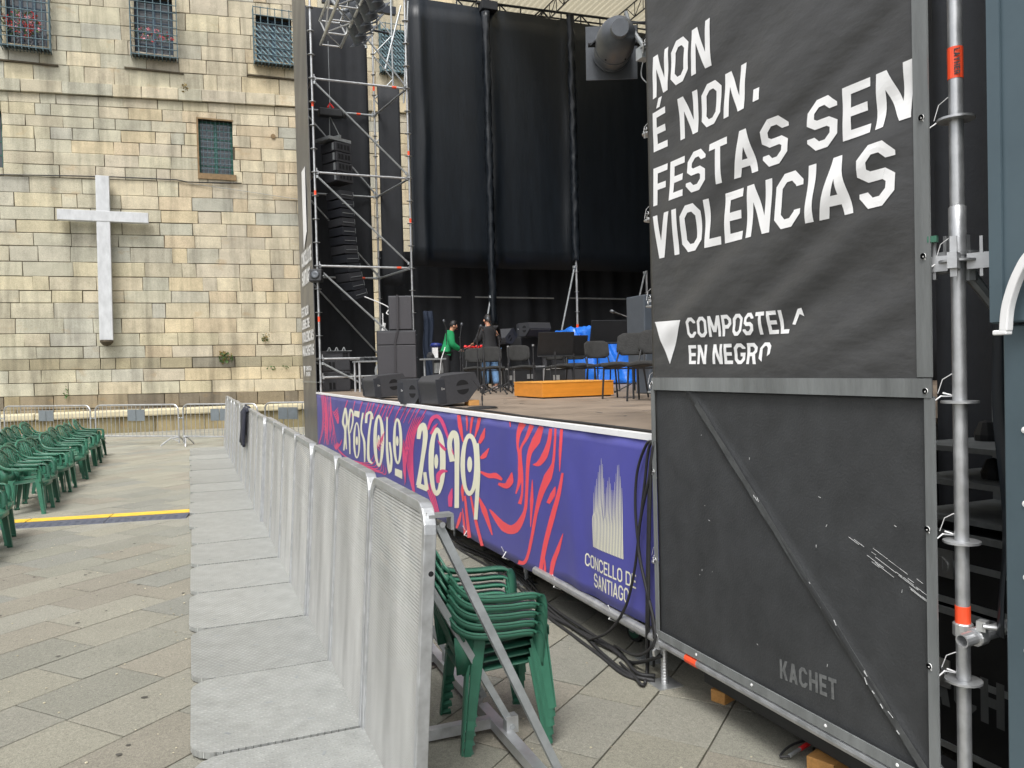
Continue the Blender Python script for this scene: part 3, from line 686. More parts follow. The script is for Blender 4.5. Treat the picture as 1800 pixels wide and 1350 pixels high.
# ------------------------------------------------------------------ green plastic armchairs
def chair_parts(root, mt='green'):
    s = MB(); g = []                                      # seat
    for i in range(7):
        x = -.20+.45*i/6; row = []
        for j in range(7):
            y = (-.235+.47*j/6)*(1-.04*(1-i/6)); z = .435-.035*(1-i/6)-.012*(1-abs(j-3)/3)
            if i == 6: z -= .028
            row.append((x, y, z))
        g.append(row)
    s.sheet(g, -.008)
    s.ribbon([(.255, -.22, .395), (.262, 0, .392), (.255, .22, .395)], .05, .008, (0, 0, 1))
    s.build('seat', mt, root, smooth=True)
    b = MB()                                              # backrest: rim, slats and lower band
    rim = curve([(-.20, -.265, .60), (-.255, -.262, .70), (-.310, -.222, .80), (-.335, -.12, .855), (-.34, 0, .868), (-.335, .12, .855), (-.310, .222, .80), (-.255, .262, .70), (-.20, .265, .60)], 3)
    b.ribbon(rim, .046, .013, [V((-.5, -p.y*1.2, .9)) for p in rim])
    low = [(-.20, y, z) for y, z in ((-.235, .50), (-.12, .485), (0, .48), (.12, .485), (.235, .50))]
    b.ribbon(low, .10, .009, (-.25, 0, 1))
    for y0, y1, z1 in ((-.17, -.215, .785), (-.10, -.13, .835), (-.035, -.045, .85), (.035, .045, .85), (.10, .13, .835), (.17, .215, .785)):
        b.ribbon([(-.215, y0*.75, .52), (-.27, (y0*.75+y1)/2, .66), (-.328, y1, z1)], .044, .008, (0, 1, 0))
    for sgn in (-1, 1): b.ribbon([(-.19, sgn*.24, .42), (-.20, sgn*.262, .52), (-.205, sgn*.268, .62)], .09, .009, (1, 0, 0))
    b.build('backrest', mt, root, smooth=True)
    for sgn in (-1, 1):
        a = MB(); pts = curve([(-.285, sgn*.24, .74), (-.235, sgn*.272, .675), (-.15, sgn*.285, .635), (0, sgn*.288, .622), (.12, sgn*.285, .622), (.180, sgn*.28, .607), (.205, sgn*.272, .55), (.205, sgn*.258, .42)], 4)
        a.ribbon(pts, [.05]*(len(pts)-9)+[.054]*9, .013, [V((0, 1, .12*sgn)) if i < len(pts)-8 else V((.9, .5*sgn, 0)) for i in range(len(pts))])
        a.ribbon([(p.x, p.y+sgn*.022, p.z-.012) for p in pts[:-9]], .03, .006, (0, 0, 1))
        a.build('armrest', mt, root, smooth=True)
    for (x0, x1, sg, z0) in ((.215, .262, -1, .47), (.215, .262, 1, .47), (-.165, -.222, -1, .47), (-.165, -.222, 1, .47)):
        l = MB(); y0, y1 = sg*.258, sg*.283; fx = 1 if x0 > 0 else -1
        l.ribbon([(x0-fx*.035, y0, z0), (x1-fx*.022, y1, 0)], [.064, .036], .008, (1, 0, 0))
        l.ribbon([(x0+fx*.012, y0-sg*.04, z0), (x1+fx*.004, y1-sg*.022, 0)], [.050, .030], .008, (0, 1, 0))
        l.ribbon([(x0-fx*.0, y0-sg*.0, .02), (x1, y1-sg*.02, .012)], .03, .02, (1, 0, 0))
        l.build('leg', mt, root)
    return root
RB = bpy.data.objects
proto = thing('plastic_chair', '', 'chair', (0, 0, 0)); chair_parts(proto)
GRP = 'green plastic chairs set out in rows'
rnd = random.Random(21); first = [True]
def put_chair(x, y, rz, label, group=GRP, z=0):
    if first[0]:
        first[0] = False; o = proto; o.location = (x, y, z); o.rotation_euler = (0, 0, rz); o['label'] = label; o['group'] = group
    else:
        o = copy_tree(proto, None, (x, y, z), rz, label); o['group'] = group
    return o
rows = [('front', -2.12, [9.12, 9.73, 10.36, 12.52, 13.07, 13.62, 14.17, 14.72, 15.85, 16.42, 16.98, 17.55, 18.15, 18.75, 19.35, 20.0, 20.6]),
        ('second', -3.02, [11.0, 11.6, 13.2, 13.85, 14.5, 15.15, 15.75, 16.4, 17.0, 17.65, 18.25, 18.9, 19.5, 20.1]),
        ('third', -3.95, [14.6, 15.2, 15.9, 16.5, 17.2, 17.8, 18.4, 19.0, 19.7, 20.3]),
        ('back', -4.9, [17.2, 17.9, 18.5, 19.1, 19.7, 20.4])]
for nm, x, ysn in rows:
    for k, y in enumerate(ysn):
        dx = .10 if (nm == 'front' and k == 8) else 0
        put_chair(x+dx+rnd.uniform(-.06, .05), y, rnd.uniform(-.26, .18)-.03, f'green plastic armchair, {ORD[k]} from the camera in the {nm} row of the audience seats')
# the stack of five chairs beside the barrier
def stack():
    base = V((1.355, 3.76, gh(1.3, 3.7)))
    for k in range(5):
        nm = ['bottom', 'second lowest', 'middle', 'second highest', 'topmost'][k]
        o = put_chair(base.x+.006*k, base.y+.0*k, radians(-5), f'{nm} green plastic armchair of the stack behind the stage barrier', 'stacked green chairs behind the barrier', base.z+.043*k); o.scale = (.91, .91, .92)
stack()

# ------------------------------------------------------------------ cable ramp
def ramp(a, b, label, first_=False):
    a, b = V(a), V(b); d = (b-a); Ln = d.length; u = d/Ln; n = V((-u.y, u.x, 0))
    t = thing('cable_ramp', label, 'cable ramp', a, 'cable ramp segments across the square')
    q = lambda s, o, z: a+u*s+n*o+V((0, 0, z))
    mb = MB(); prof = [(-.38, .0), (-.37, .010), (-.14, .030), (.14, .030), (.28, .012), (.30, 0)]
    mb.add([q(0, o, z) for o, z in prof]+[q(Ln-.006, o, z) for o, z in prof], [(k, 6+k, 6+(k+1) % 6, (k+1) % 6) for k in range(6)]+[(0, 1, 2, 3, 4, 5), (11, 10, 9, 8, 7, 6)])
    nn = int(Ln/.09)
    for k in range(nn):
        for o in (-.35, -.29, -.23): mb.box(q(Ln*(k+.5)/nn, o, .013+(o+.35)*.085), (.045, .02, .006), Matrix.Rotation(math.atan2(u.y, u.x), 3, 'Z'))
    mb.build('base', 'ramp', t)
    y = MB(); y.add([q(.005, -.10, .031), q(Ln-.01, -.10, .031), q(Ln-.01, .12, .031), q(.005, .12, .031), q(.005, -.10, .038), q(Ln-.01, -.10, .038), q(Ln-.01, .12, .038), q(.005, .12, .038)], [(4, 5, 6, 7), (0, 1, 5, 4), (2, 3, 7, 6), (1, 2, 6, 5), (3, 0, 4, 7), (3, 2, 1, 0)], 0)
    for w_, sa in (('CAUTION', .18), ('CAUTION', .68)):
        pass
    for k in range(int(Ln/.12)): y.box(q(.06+k*.12, .02, .0385), (.05, .05, .003), Matrix.Rotation(math.atan2(u.y, u.x)+.6, 3, 'Z'), 0)
    y.build('lid', ['yellow', 'rubber'], t)
e0 = V((-.03, 11.25, 0)); e1 = V((-.98, 11.40, 0)); e2 = V((-1.93, 11.56, 0)); e3 = V((-2.88, 11.72, 0)); e4 = V((-3.83, 11.86, 0))
ramp(e1, e0, 'yellow lidded cable ramp segment touching the tread plates')
ramp(e2, e1, 'yellow lidded cable ramp segment one place out from the tread plates')
ramp(e3, e2, 'yellow lidded cable ramp segment partly behind the nearest chair legs')
ramp(e4, e3, 'yellow lidded cable ramp segment cut off by the left edge of the picture')

# ------------------------------------------------------------------ stage-front barrier sections
def barrier():
    t = thing('stage_barrier', '', 'stage barrier', (0, 0, 0), 'stage barrier sections in a straight line')
    ZT = 1.27; LX = .085; fx = lambda z: LX*z/ZT
    mb = MB(); c = .14; x0 = -.79; ring = [(0, .010), (x0+c, .010)]+[(x0+c-c*sin(k*pi/8), .010+c-c*cos(k*pi/8)) for k in range(1, 5)]+[(x0, .990-c)]+[(x0+c-c*cos(k*pi/8), .990-c+c*sin(k*pi/8)) for k in range(1, 5)]+[(0, .990)]
    mb.prism([(x, y, .010) for x, y in ring], (0, 0, .030)); tp = mb.build('tread_plate', 'tread', t, bevel=.006)
    h = MB()
    for x, y in ((-.62, .2), (-.22, .2), (-.62, .8), (-.22, .8), (-.40, .5)): h.box((x, y, .0405), (.034, .012, .001), rot(.3*(x+y)*7))
    h.build('plate_slot', 'galvd', tp)
    mb = MB(); mb.ribbon([(fx(.03), .5, .03), (fx(ZT-.018), .5, ZT-.018)], .945, .004, (0, 1, 0)); mb.build('face_panel', 'perf', t)
    mb = MB(); r = .045; cc = .10; P_ = []
    def q(y, z): return (fx(z)+.012, y, z)
    P_ = [q(.022, .02), q(.022, ZT-cc)]+[q(.022+cc-cc*cos(k*pi/10), ZT-cc+cc*sin(k*pi/10)) for k in range(1, 6)]+[q(.978-cc+cc*sin(k*pi/10), ZT-cc+cc*cos(k*pi/10)) for k in range(0, 6)]+[q(.978, .02)]
    side = []
    for i in range(len(P_)):
        a, b = V(P_[max(i-1, 0)]), V(P_[min(i+1, len(P_)-1)]); tt = (b-a).normalized(); side.append(tt.cross(V((1, 0, 0))))
    mb.ribbon(P_, .036, .05, side); mb.build('frame', 'galv', t, bevel=.004)
    mb = MB()
    for z in (.45, .86): mb.ribbon([(fx(z)+.02, .04, z), (fx(z)+.02, .96, z)], .035, .03, (0, 0, 1))
    mb.build('cross_rail', 'galvd', t)
    for y in (.055, .62):
        mb = MB(); mb.ribbon([(LX+.05, y, 1.20 if y < .5 else 1.02), (.66, y, .05)], .042, .032, (0, 1, 0)); mb.tube((.64, y-.03, .08), (.64, y+.03, .08), .014, 8); mb.build('strut', 'galvd', t)
    mb = MB(); mb.ribbon([(.62, .03, .03), (.62, .97, .03)], .055, .05, (1, 0, 0)); mb.ribbon([(.03, .80, .03), (.595, .80, .03)], .05, .05, (0, 1, 0)); mb.box((.64, .62, .09), (.06, .05, .08)); mb.build('ground_frame', 'galv', t)
    mb = MB(); mb.box((LX+.055, .55, 1.240), (.10, .05, .012)); mb.box((LX+.10, .55, 1.21), (.012, .05, .05)); mb.build('coupling_bracket', 'galv', t)
    mb = MB(); mb.box((LX+.055, .05, 1.235), (.10, .06, .012)); mb.box((LX+.10, .05, 1.205), (.012, .06, .055)); mb.tube((LX+.06, .02, 1.20), (LX+.06, .09, 1.20), .012, 8); mb.build('coupling_bracket', 'galv', t)
    h = MB(); h.lathe([(.011, 0), (0, .001)], (fx(1.02)+.02, .0035, 1.02), (0, -1, 0), 10); h.build('pin_hole', 'hole', t)
    return t
bar0 = barrier(); NB = 18
for k in range(NB):
    x, y = .745, 2.93+k*1.0; lab = f'grey perforated stage barrier section with tread plate, {ORD[k]} from the camera'
    if k == 0: o = bar0; o.location = (x, y, 0); o['label'] = lab
    else: o = copy_tree(bar0, None, (x+random.uniform(-.014, .012), y+random.uniform(-.003, .003), random.uniform(-.002, .006)), radians(random.uniform(-.3, .3)), lab)
# jacket thrown over the barrier
yj = 13.3; t = thing('jacket', 'dark jacket hung over the top rail near the far end of the barrier', 'jacket', (.8, yj, 1.0))
g = []
for i in range(9):
    s = i/8; row = []
    for j in range(7):
        y = yj-.50+1.0*j/6+.03*sin(5*s+j); fold = .02*sin(j*2.3+s*4)
        if s < .62: z = 1.30-.62*(1-s/.62)*(1-.10*abs(j-3)/3); x = .815-.03-.035*(1-s/.62)+fold-.02
        else: z = 1.30-.5*(s-.62); x = .83+.14*(s-.62)+.05
        if abs(s-.625) < .07: z = 1.315; x = .84
        row.append((x, y*1+(s-.6)*.05, z))
    g.append(row)
mb = MB(); mb.sheet(g, .018); mb.ribbon(curve([(.765, yj-.42, 1.24), (.74, yj-.50, 1.0), (.735, yj-.46, .72)], 4), .20, .04, (0, 1, 0)); mb.build('cloth', 'jack', t, smooth=True)

# ------------------------------------------------------------------ the stage
ZS = 1.38; XF = 2.56; Y0, Y1 = 4.02, 19.6; X1 = 13.0
G0 = -.09
stg = thing('stage', 'large open-air concert stage with a worn plywood deck', 'stage', (XF, Y0, G0))
mb = MB(); x = XF
while x < X1-.01:
    y = Y0
    while y < Y1-.01:
        ly = min(2.07, Y1-y); mb.box((x+.515, y+ly/2, ZS-.02+random.uniform(-.0015, .0015)), (1.026, ly-.006, .04)); y += ly
    x += 1.03
mb.build('deck', 'deck', stg)
mb = MB()
for k in range(9): y = Y0+.1+k*1.94; mb.box((XF+5, y, ZS-.12), (10, .05, .14))
mb.build('deck_beam', 'galvd', stg)
for i, x in enumerate((XF+.12, XF+2.2)):
    for k in range(8):
        y = Y0+.35+k*2.03; mb = MB(); z = gh(x, y)
        mb.tube((x, y, z+.10), (x, y, ZS-.1), .024, 8); mb.tube((x, y, z), (x, y, z+.3), .017, 8); mb.box((x, y, z+.008), (.15, .15, .01)); mb.box((x, y, z+.20), (.20, .04, .03), rot(k)); mb.lathe([(.035, 0), (.035, .05)], (x, y, z+.18), n=8)
        mb.build('leg', 'galvd', stg)
mb = MB()
for k in range(7):
    y = Y0+.35+k*2.03; mb.tube((XF+.12, y, .35), (XF+2.2, y, .35), .022, 6); mb.tube((XF+2.2, y, .2), (XF+2.2, y+2.03, 1.2), .022, 6)
mb.build('under_brace', 'galvd', stg)
mb = MB(); mb.bbox((XF+3.4, Y0, -.08), (XF+3.45, Y1, ZS-.1)); mb.build('skirt', 'black', stg)
# litter strips of tape on the deck
mb = MB(); r_ = random.Random(4)
for k in range(24):
    x = r_.uniform(2.7, 5.2); y = r_.uniform(4.4, 9.8); mb.box((x, y, ZS+.004+k*.00004), (r_.uniform(.03, .16), .016, .001), rot(r_.choice((0.1, 1.5, .8))))
tag(mb.build('tape_marks', 'worn'), 'short strips of white marking tape stuck on the stage deck', 'tape', kind='stuff')

# roof
rf = thing('stage_roof', 'pale corrugated stage roof with dark lattice trusses under it', 'roof', (9, 14, 11.8))
mb = MB(); nx = 300; g = []
vs = []; fs = []
for i in range(nx+1):
    x = 7.3+8.0*i/nx; z = 12.15+.03*sin(2*pi*x/.18)+.02*(x-5)
    vs += [(x, 2.2, z), (x, 26.5, z)]
for i in range(nx): fs.append((2*i, 2*i+1, 2*i+3, 2*i+2))
mb.add(vs, fs); mb.build('roof_sheet', 'roof', rf, smooth=True)
def truss_beam(name, p0, p1, hgt, parent, m_='galvd', r=.03, n=None, vert=(0, 0, 1)):
    p0, p1 = V(p0), V(p1); d = p1-p0; n = n or max(2, int(d.length/ (hgt*1.1))); mb = MB(); up = V(vert)*hgt
    mb.tube(p0, p1, r, 6); mb.tube(p0+up, p1+up, r, 6)
    for k in range(n+1):
        a = p0+d*k/n; mb.tube(a, a+up, r*.6, 5)
        if k < n: b = p0+d*(k+1)/n; mb.tube(a if k % 2 else a+up, b+up if k % 2 else b, r*.6, 5)
    return mb.build(name, m_, parent)
M['trussd'] = mat('dark_truss', (.035, .04, .05), .5, .5)
for y in (20.6, 22.2, 23.8, 16.0, 12.0, 8.0, 4.5): truss_beam('roof_truss', (7.0, y, 11.25), (14.5, y, 11.45), .55, rf, 'trussd', .035)
for x in (7.6, 9.6, 11.8): truss_beam('purlin_truss', (x, 3, 11.5), (x, 26, 11.5), .4, rf, 'trussd', .02)
mb = MB()
for y in (21.4, 23.0, 24.6): mb.tube((7.3, y, 12.0), (14.4, y, 12.2), .025, 6)
mb.build('purlin', 'trussd', rf)

# drapes
def drape(name, label, pts, z0, z1, seed, m_='drape', amp=.05, wl=.9, folds=(), th=.01, bulge=0, nz=14):
    # pts: plan polyline of the cloth; real folds run down it
    P_ = [V((p[0], p[1], 0)) for p in pts]; L_ = [0]
    for a, b in zip(P_, P_[1:]): L_.append(L_[-1]+(b-a).length)
    n = int(L_[-1]/.07)+2; r_ = random.Random(seed); ph = [r_.uniform(0, 6.3) for _ in range(4)]; g = []
    for i in range(n):
        s = L_[-1]*i/(n-1); k = 0
        while k < len(P_)-2 and s > L_[k+1]: k += 1
        u = (P_[k+1]-P_[k]).normalized(); nn = V((u.y, -u.x, 0)); p = P_[k]+u*(s-L_[k]); row = []
        for j in range(nz):
            t = j/(nz-1); z = z0+(z1-z0)*t
            o = amp*(.5*sin(2*pi*s/wl+ph[0]+.6*sin(t*3+ph[1]))+.3*sin(2*pi*s/(wl*.43)+ph[2]+t)+.2*sin(2*pi*s/(wl*2.7)+ph[3]-t*2))*(1-.5*t)
            for fs_, fw, fd in folds:
                q = (s-fs_+.03*sin(t*9))/fw; o += fd*math.exp(-q*q)*(.7+.3*sin(t*17+fs_))
            o += bulge*sin(pi*t)*sin(pi*s/L_[-1])
            row.append(p+nn*o+V((0, 0, z)))
        g.append(row)
    mb = MB(); mb.sheet(g, th); o = mb.build(name, m_, smooth=True, loc=(pts[0][0], pts[0][1], z0)); tag(o, label, 'drape'); return o
drape('black_drape', 'tall shiny black drape with wrapped posts hung across the far end of the stage', [(5.15, 19.0), (13, 19.0)], 4.35, 10.9, 1, folds=((.35, .10, .10), (2.2, .13, .10), (4.32, .13, .10)), amp=.007, wl=1.5)
drape('back_curtain', 'dull black curtain closing the far end of the stage below the tall drape', [(4.6, 20.3), (13, 20.3)], ZS-.0, 4.9, 2, 'black', folds=((1.0, .1, .1), (4.1, .16, .2), (6.8, .14, .15)), amp=.06)
drape('added_rear_curtain', 'unseen black curtain added along the back of the stage to darken it', [(12.6, 20.3), (12.6, 2.0)], ZS, 11.2, 3, 'black')  # out of view, added to keep light off the stage
drape('added_near_curtain', 'black curtain added behind the slogan banner to close and darken the near end of the stage', [(13, 1.2), (4.7, 1.2), (4.7, 3.9)], G0, 11.0, 4, 'black')  # added to shut light out at the near end
ba = thing('drape_rail', 'thin grey rail crossing the dark curtain behind the musicians', 'rail', (5.3, 20.0, 3.7))
mb = MB()
for a, b in ((5.2, 6.7), (7.1, 9.4), (9.9, 11.8), (12.0, 12.5)): mb.tube((a, 20.0, 3.71), (b, 20.0, 3.70), .022, 6)
mb.build('rail', 'galvd', ba)
mb = MB(); mb.box((7.25, 18.9, 10.9), (.42, .3, .22)); mb.box((7.25, 18.97, 11.0), (.55, .1, .05)); tag(mb.build('drape_box', 'black', bevel=.01), 'small black box capping the wrapped post on top of the drape', 'box')

# posts that carry the drape, wrapped or bare
def drape_post(px, yb_, label, wrapped, Y=18.4, zt=None, braces=(), tape=False):
    p = gz(px, yb_, ZS); x = at(px, 600, 'y', Y).x
    t = thing('drape_post', label, 'post', (x, Y, ZS), 'posts carrying the stage drape')
    mb = MB(); mb.tube((x, Y, ZS), (x, Y, zt), .03 if (not wrapped or tape) else .05, 8)
    for k in range(int((zt-ZS)/.5)): mb.lathe([(.03, -.006), (.06, -.004), (.06, .004), (.03, .006)], (x, Y, ZS+.3+k*.5), n=10)
    mb.box((x, Y, ZS+.006), (.16, .16, .012)); mb.build('standard', 'galv', t)
    if wrapped:
        g = []; r_ = random.Random(px); zw = wrapped if wrapped > 1 else ZS+1.5
        for i in range(60):
            z = zw+(zt-zw)*i/59; rr_ = [.082+r_.uniform(-.03, .03) for k in range(12)]; rr_.append(rr_[0]); g.append([(x+rr_[k]*cos(2*pi*k/12), Y+rr_[k]*sin(2*pi*k/12), z) for k in range(13)])
        mb = MB(); mb.sheet(g, .006); mb.build('wrapping', 'drape', t, smooth=True)
    for (dx, dy, z) in braces:
        mb = MB(); mb.tube((x-.05, Y, z), (x+dx, Y+dy, ZS), .024, 8); mb.lathe([(.05, -.03), (.05, .03)], (x-.05, Y, z), n=8); mb.build('brace', 'galvd', t)
    if tape:
        mb = MB(); mb.tube((x, Y, ZS+1.32), (x, Y, ZS+1.48), .034, 8); mb.build('tape', 'tape', t)
    return t
drape_post(868, 640, 'drape post wrapped in crumpled black plastic behind the man in black', True, 18.75, 10.7, ((-.5, 0, 3.6),))
drape_post(1016, 640, 'bare silver drape post with an orange tape band above the blue tarpaulin', 4.45, 18.0, 10.6, ((-.78, 0, 4.3),), True)
drape_post(1139, 640, 'bare drape post half hidden by the edge of the slogan banner', False, 18.0, 4.25, ((-.85, 0, 4.2),))

# ------------------------------------------------------------------ scaffold towers
def rosette(mb, x, y, z, R=.062):
    n = 16; vs = []; fs = []
    for r, zz in ((.025, .005), (R, .004), (R, -.004), (.025, -.005)): vs += [(x+r*cos(2*pi*k/n), y+r*sin(2*pi*k/n), z+zz) for k in range(n)]
    for i in range(3): fs += [(i*n+k, i*n+(k+1) % n, (i+1)*n+(k+1) % n, (i+1)*n+k) for k in range(n)]
    mb.add(vs, fs)
def standard(t, x, y, z0, z1, tapes=(), joints=(), ros=True, zoff=.12, m_='galv', R=.062):
    mb = MB(); mb.tube((x, y, z0), (x, y, z1), .0242, 14); z = zoff
    while ros and z < z1: 
        if z > z0: rosette(mb, x, y, z, R)
        z += .5
    for j in joints: mb.lathe([(.0285, 0), (.0285, .16), (.0242, .165)], (x, y, j), n=14); mb.lathe([(.027, -.01), (.0285, 0)], (x, y, j), n=14)
    o = mb.build('standard', m_, t, smooth=True); smooth_by_angle(o)
    for z in tapes:
        mb = MB(); mb.lathe([(.0256, 0), (.0256, .11)], (x, y, z), n=16); mb.build('tape_band', 'tape', o)
    return o
def jack(t, x, y, g=None, zb=.13):
    g = gh(x, y) if g is None else g
    mb = MB(); mb.lathe([(.019, 0), (.019, .36)], (x, y, g), n=10)
    for k in range(14): mb.lathe([(.019, 0), (.0215, .005), (.019, .01)], (x, y, g+.02+k*.018), n=10)
    mb.box((x, y, g+.006), (.16, .16, .01)); mb.lathe([(.03, 0), (.03, .05)], (x, y, zb), n=10)
    for a in (.5, .5+pi): mb.ribbon([(x+.03*cos(a), y+.03*sin(a), zb+.02), (x+.12*cos(a), y+.12*sin(a), zb+.0)], [.05, .035], .014, (0, 0, 1))
    o = mb.build('base_jack', 'steel', t); return o
def ledger(t, a, b, m_='galv', tapes=(), name='ledger'):
    a, b = V(a), V(b); u = (b-a).normalized(); mb = MB(); mb.tube(a+u*.05, b-u*.05, .0242, 10)
    for p, q in ((a, u), (b, -u)):
        mb.box(p+q*.055, (.045, .05, .075)); mb.box(p+q*.045+V((0, 0, .03)), (.02, .012, .13))
    o = mb.build(name, m_, t)
    for k in tapes:
        c = a+(b-a)*k; mb = MB(); mb.tube(c-u*.05, c+u*.05, .027, 10); mb.build('tape_band', 'tape', o)
    return o
def brace(t, a, b, m_='galvd'):
    mb = MB(); mb.tube(a, b, .0215, 8)
    for p in (a, b): mb.lathe([(.03, -.03), (.03, .03)], p, n=8)
    return mb.build('brace', m_, t)

# near tower, right, with the slogan banner on its front
XT = 2.54; YN0, YN1 = 2.03, 4.0
nt_ = thing('scaffold_tower', 'near scaffold tower of galvanised tubes behind the large slogan banner', 'scaffold tower', (XT, 3.0, G0))
o = standard(nt_, XT, YN0, .12, 5.2, tapes=(2.78, .80), joints=(2.17,), zoff=.14)
mb = MB(); lay(mb, [], V((0, 0, 0)), (1, 0, 0), (0, 1, 0), (0, 0, 1), 0, 0)
qd = text2d('LAYHER', .2, .12)                                   # black lettering running down the tape
mb.col = None
tp = [(XT-.0262*cos(.25), YN0-.0262*sin(.25))]
lay(mb, qd, V((XT-.0225, YN0-.0135, 2.880)), V((0, 0, -.09)), V((.010, -.016, 0)), V((-.85, -.5, 0)).normalized(), .0012, 0)
if mb.f: mb.build('lettering', 'rubber', o)
standard(nt_, XT, YN1, .12, 5.2, tapes=(.93,), joints=(2.2,), zoff=.14)
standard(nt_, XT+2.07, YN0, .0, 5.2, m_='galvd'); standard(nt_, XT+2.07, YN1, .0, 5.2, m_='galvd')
for y in (YN0, YN1): jack(nt_, XT, y)
for z in (2.14, 4.14):
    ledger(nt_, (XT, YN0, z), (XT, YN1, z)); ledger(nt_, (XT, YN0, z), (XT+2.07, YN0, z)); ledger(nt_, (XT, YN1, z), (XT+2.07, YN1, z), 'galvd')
ledger(nt_, (2.478, YN1+.0, .192), (2.478, YN0-.45, .20), 'galv', tapes=(.16,))
brace(nt_, (XT+.03, YN1-.1, 1.72), (XT+.03, YN0+.06, .18)); brace(nt_, (XT+.05, YN0+.0, 2.1), (XT+2.0, YN0, .4))
# wedge heads and green-marked node on the near standard
mb = MB()
for a in (.0, pi/2, pi, 3*pi/2):
    c, s_ = cos(a+.5), sin(a+.5); mb.ribbon([(XT+.03*c, YN0+.03*s_, 2.135), (XT+.105*c, YN0+.105*s_, 2.135)], .03, .055, (-s_, c, 0)); mb.box((XT+.074*c, YN0+.074*s_, 2.15), (.010, .022, .14), rot(a+.5))
mb.build('node_wedges', 'galv', nt_)
mb = MB(); mb.box((XT-.062, YN0+.050, 2.222), (.03, .030, .022), rot(.5)); mb.build('green_mark', 'green', nt_)
# stub tube and swivel coupler low on the standard
mb = MB(); a, b = V((XT-.10, YN0-.075, .82)), V((XT+1.2, YN0-.02, .885)); n = 14
u = (b-a).normalized(); s1 = u.orthogonal().normalized(); s2 = u.cross(s1)
for R_ in (.0242, .0195):
    pass
vs = []; 
for p, R_ in ((a, .0195), (a, .0242), (b, .0242), (a+u*.3, .0195)): vs += [p+R_*(cos(2*pi*k/n)*s1+sin(2*pi*k/n)*s2) for k in range(n)]
fs = [(k, (k+1) % n, n+(k+1) % n, n+k) for k in range(n)]+[(n+k, n+(k+1) % n, 2*n+(k+1) % n, 2*n+k) for k in range(n)]+[(3*n+k, 3*n+(k+1) % n, (k+1) % n, k) for k in range(n)]+[tuple(3*n+k for k in range(n))]
mb.add(vs, fs); mb.build('stub_tube', 'galv', nt_)
mb = MB(); c = a+u*.085
mb.lathe([(.030, -.022), (.033, -.018), (.033, .018), (.030, .022)], c, u, 14); mb.lathe([(.030, -.024), (.034, -.02), (.034, .02), (.030, .024)], (XT, YN0, .825), (0, 0, 1), 14)
mb.box((c.x-.01, c.y-.025, c.z+.045), (.035, .03, .035), rot(.3)); mb.tube((c.x-.03, c.y-.04, c.z+.05), (c.x+.03, c.y-.09, c.z+.045), .009, 8); mb.lathe([(.016, 0), (.016, .018)], (c.x+.01, c.y-.07, c.z+.046), (.6, -.7, 0), 6)
mb.build('coupler', 'steel', nt_)

# ------------------------------------------------------------------ slogan banner on the near tower
XB_ = 2.47; NR = V((-1, 0, 0))
bn = thing('slogan_banner', 'huge black banner with white slogan NON É NON FESTAS SEN VIOLENCIAS', 'banner', (XB_, 3.0, .2))
YA, YZ = 3.94, 2.082
def fold(y, z):                              # folds of the upper cloth: slanting creases running up towards the near edge
    s = (YA-y)/(YA-YZ); e = max(0, min(1, s*8))*max(0, min(1, (1-s)*10))*max(0, min(1, (z-1.72)*5))
    q = z-.34*(YA-y)
    m = .6+.4*sin(2.1*z+1.3*y)
    return 1.35*e*(.008*sin(q*9+.8*sin(y*3+z))+.006*m*sin(q*19+1.7*sin(y*2.1)+z*2)+.0035*m*sin(q*34+y*5+2*sin(z*4)))
zb0, zb1, zsp = .235, 5.2, 1.70; ny, nz = 60, 90
mb = MB(); g = []; ny, nz = 70, 150
for i in range(ny+1):
    y = YA+(YZ-YA)*i/ny; row = []
    for j in range(nz+1):
        z = 1.655+(zb1-1.655)*j/nz; s = i/ny
        row.append((XB_+fold(y, z), y, z))
    g.append(row)
mb.sheet(g, -.002); upper = mb.build('upper_cloth', 'vinyl', bn, smooth=True)
mb = MB(); g = []; cy0, cz0, cy1, cz1 = 3.60, 1.66, 2.12, .26
dl = math.hypot(cy1-cy0, cz1-cz0)
for i in range(91):
    y = YA+(YZ-YA)*i/90; row = []
    for j in range(71):
        z = zb0+(1.66-zb0)*j/70; d = ((y-cy0)*(cz1-cz0)-(z-cz0)*(cy1-cy0))/dl
        h = .012*math.exp(-(d/.022)**2)+.004*sin(y*2.2+z*3)
        row.append((XB_+.012-h, y, z))
    g.append(row)
mb.sheet(g, -.002); lower = mb.build('lower_cloth', 'mesh', bn, smooth=True)
mb = MB(); mb.bbox((XB_-.012, YZ-.0, 1.655), (XB_-.004, YA, 1.725)); mb.bbox((XB_-.010, YZ-.005, 1.73), (XB_-.003, YZ+.058, zb1)); mb.bbox((XB_-.009, YZ-.012, zb0), (XB_-.002, YZ+.03, 1.655)); mb.bbox((XB_-.014, YZ, zb0-.01), (XB_-.006, YA, zb0+.035))
mb.bbox((XB_-.011, YA-.02, zb0), (XB_-.003, YA+.012, 1.655))
mb.build('hem', 'hem', bn)
mb = MB(); k0 = V((-1, 0, 0)); LZ = XB_-.0005
T = lambda s, TL, BL, BR, t=.19, gap=.10: lay_sight(mb, s, TL, BL, BR, 'x', LZ, k0, 0, t, gap, .004, fold)
T('NON', (1148.5, 101), (1149.5, 175), (1252, 115), .165, .12)
T('É NON', (1149, 200), (1149.5, 268), (1311, 191), .165, .12)
poly_sight(mb, [[(1327, 158), (1338, 153.5), (1338.5, 175), (1327.5, 180)]], 'x', LZ, k0, .004, 0, fold)
T('FESTAS SEN', (1149, 297), (1149.5, 363), (1604, 206), .165, .11)
T('VIOLENCIAS', (1149, 381), (1149.5, 457), (1576, 357), .165, .11)
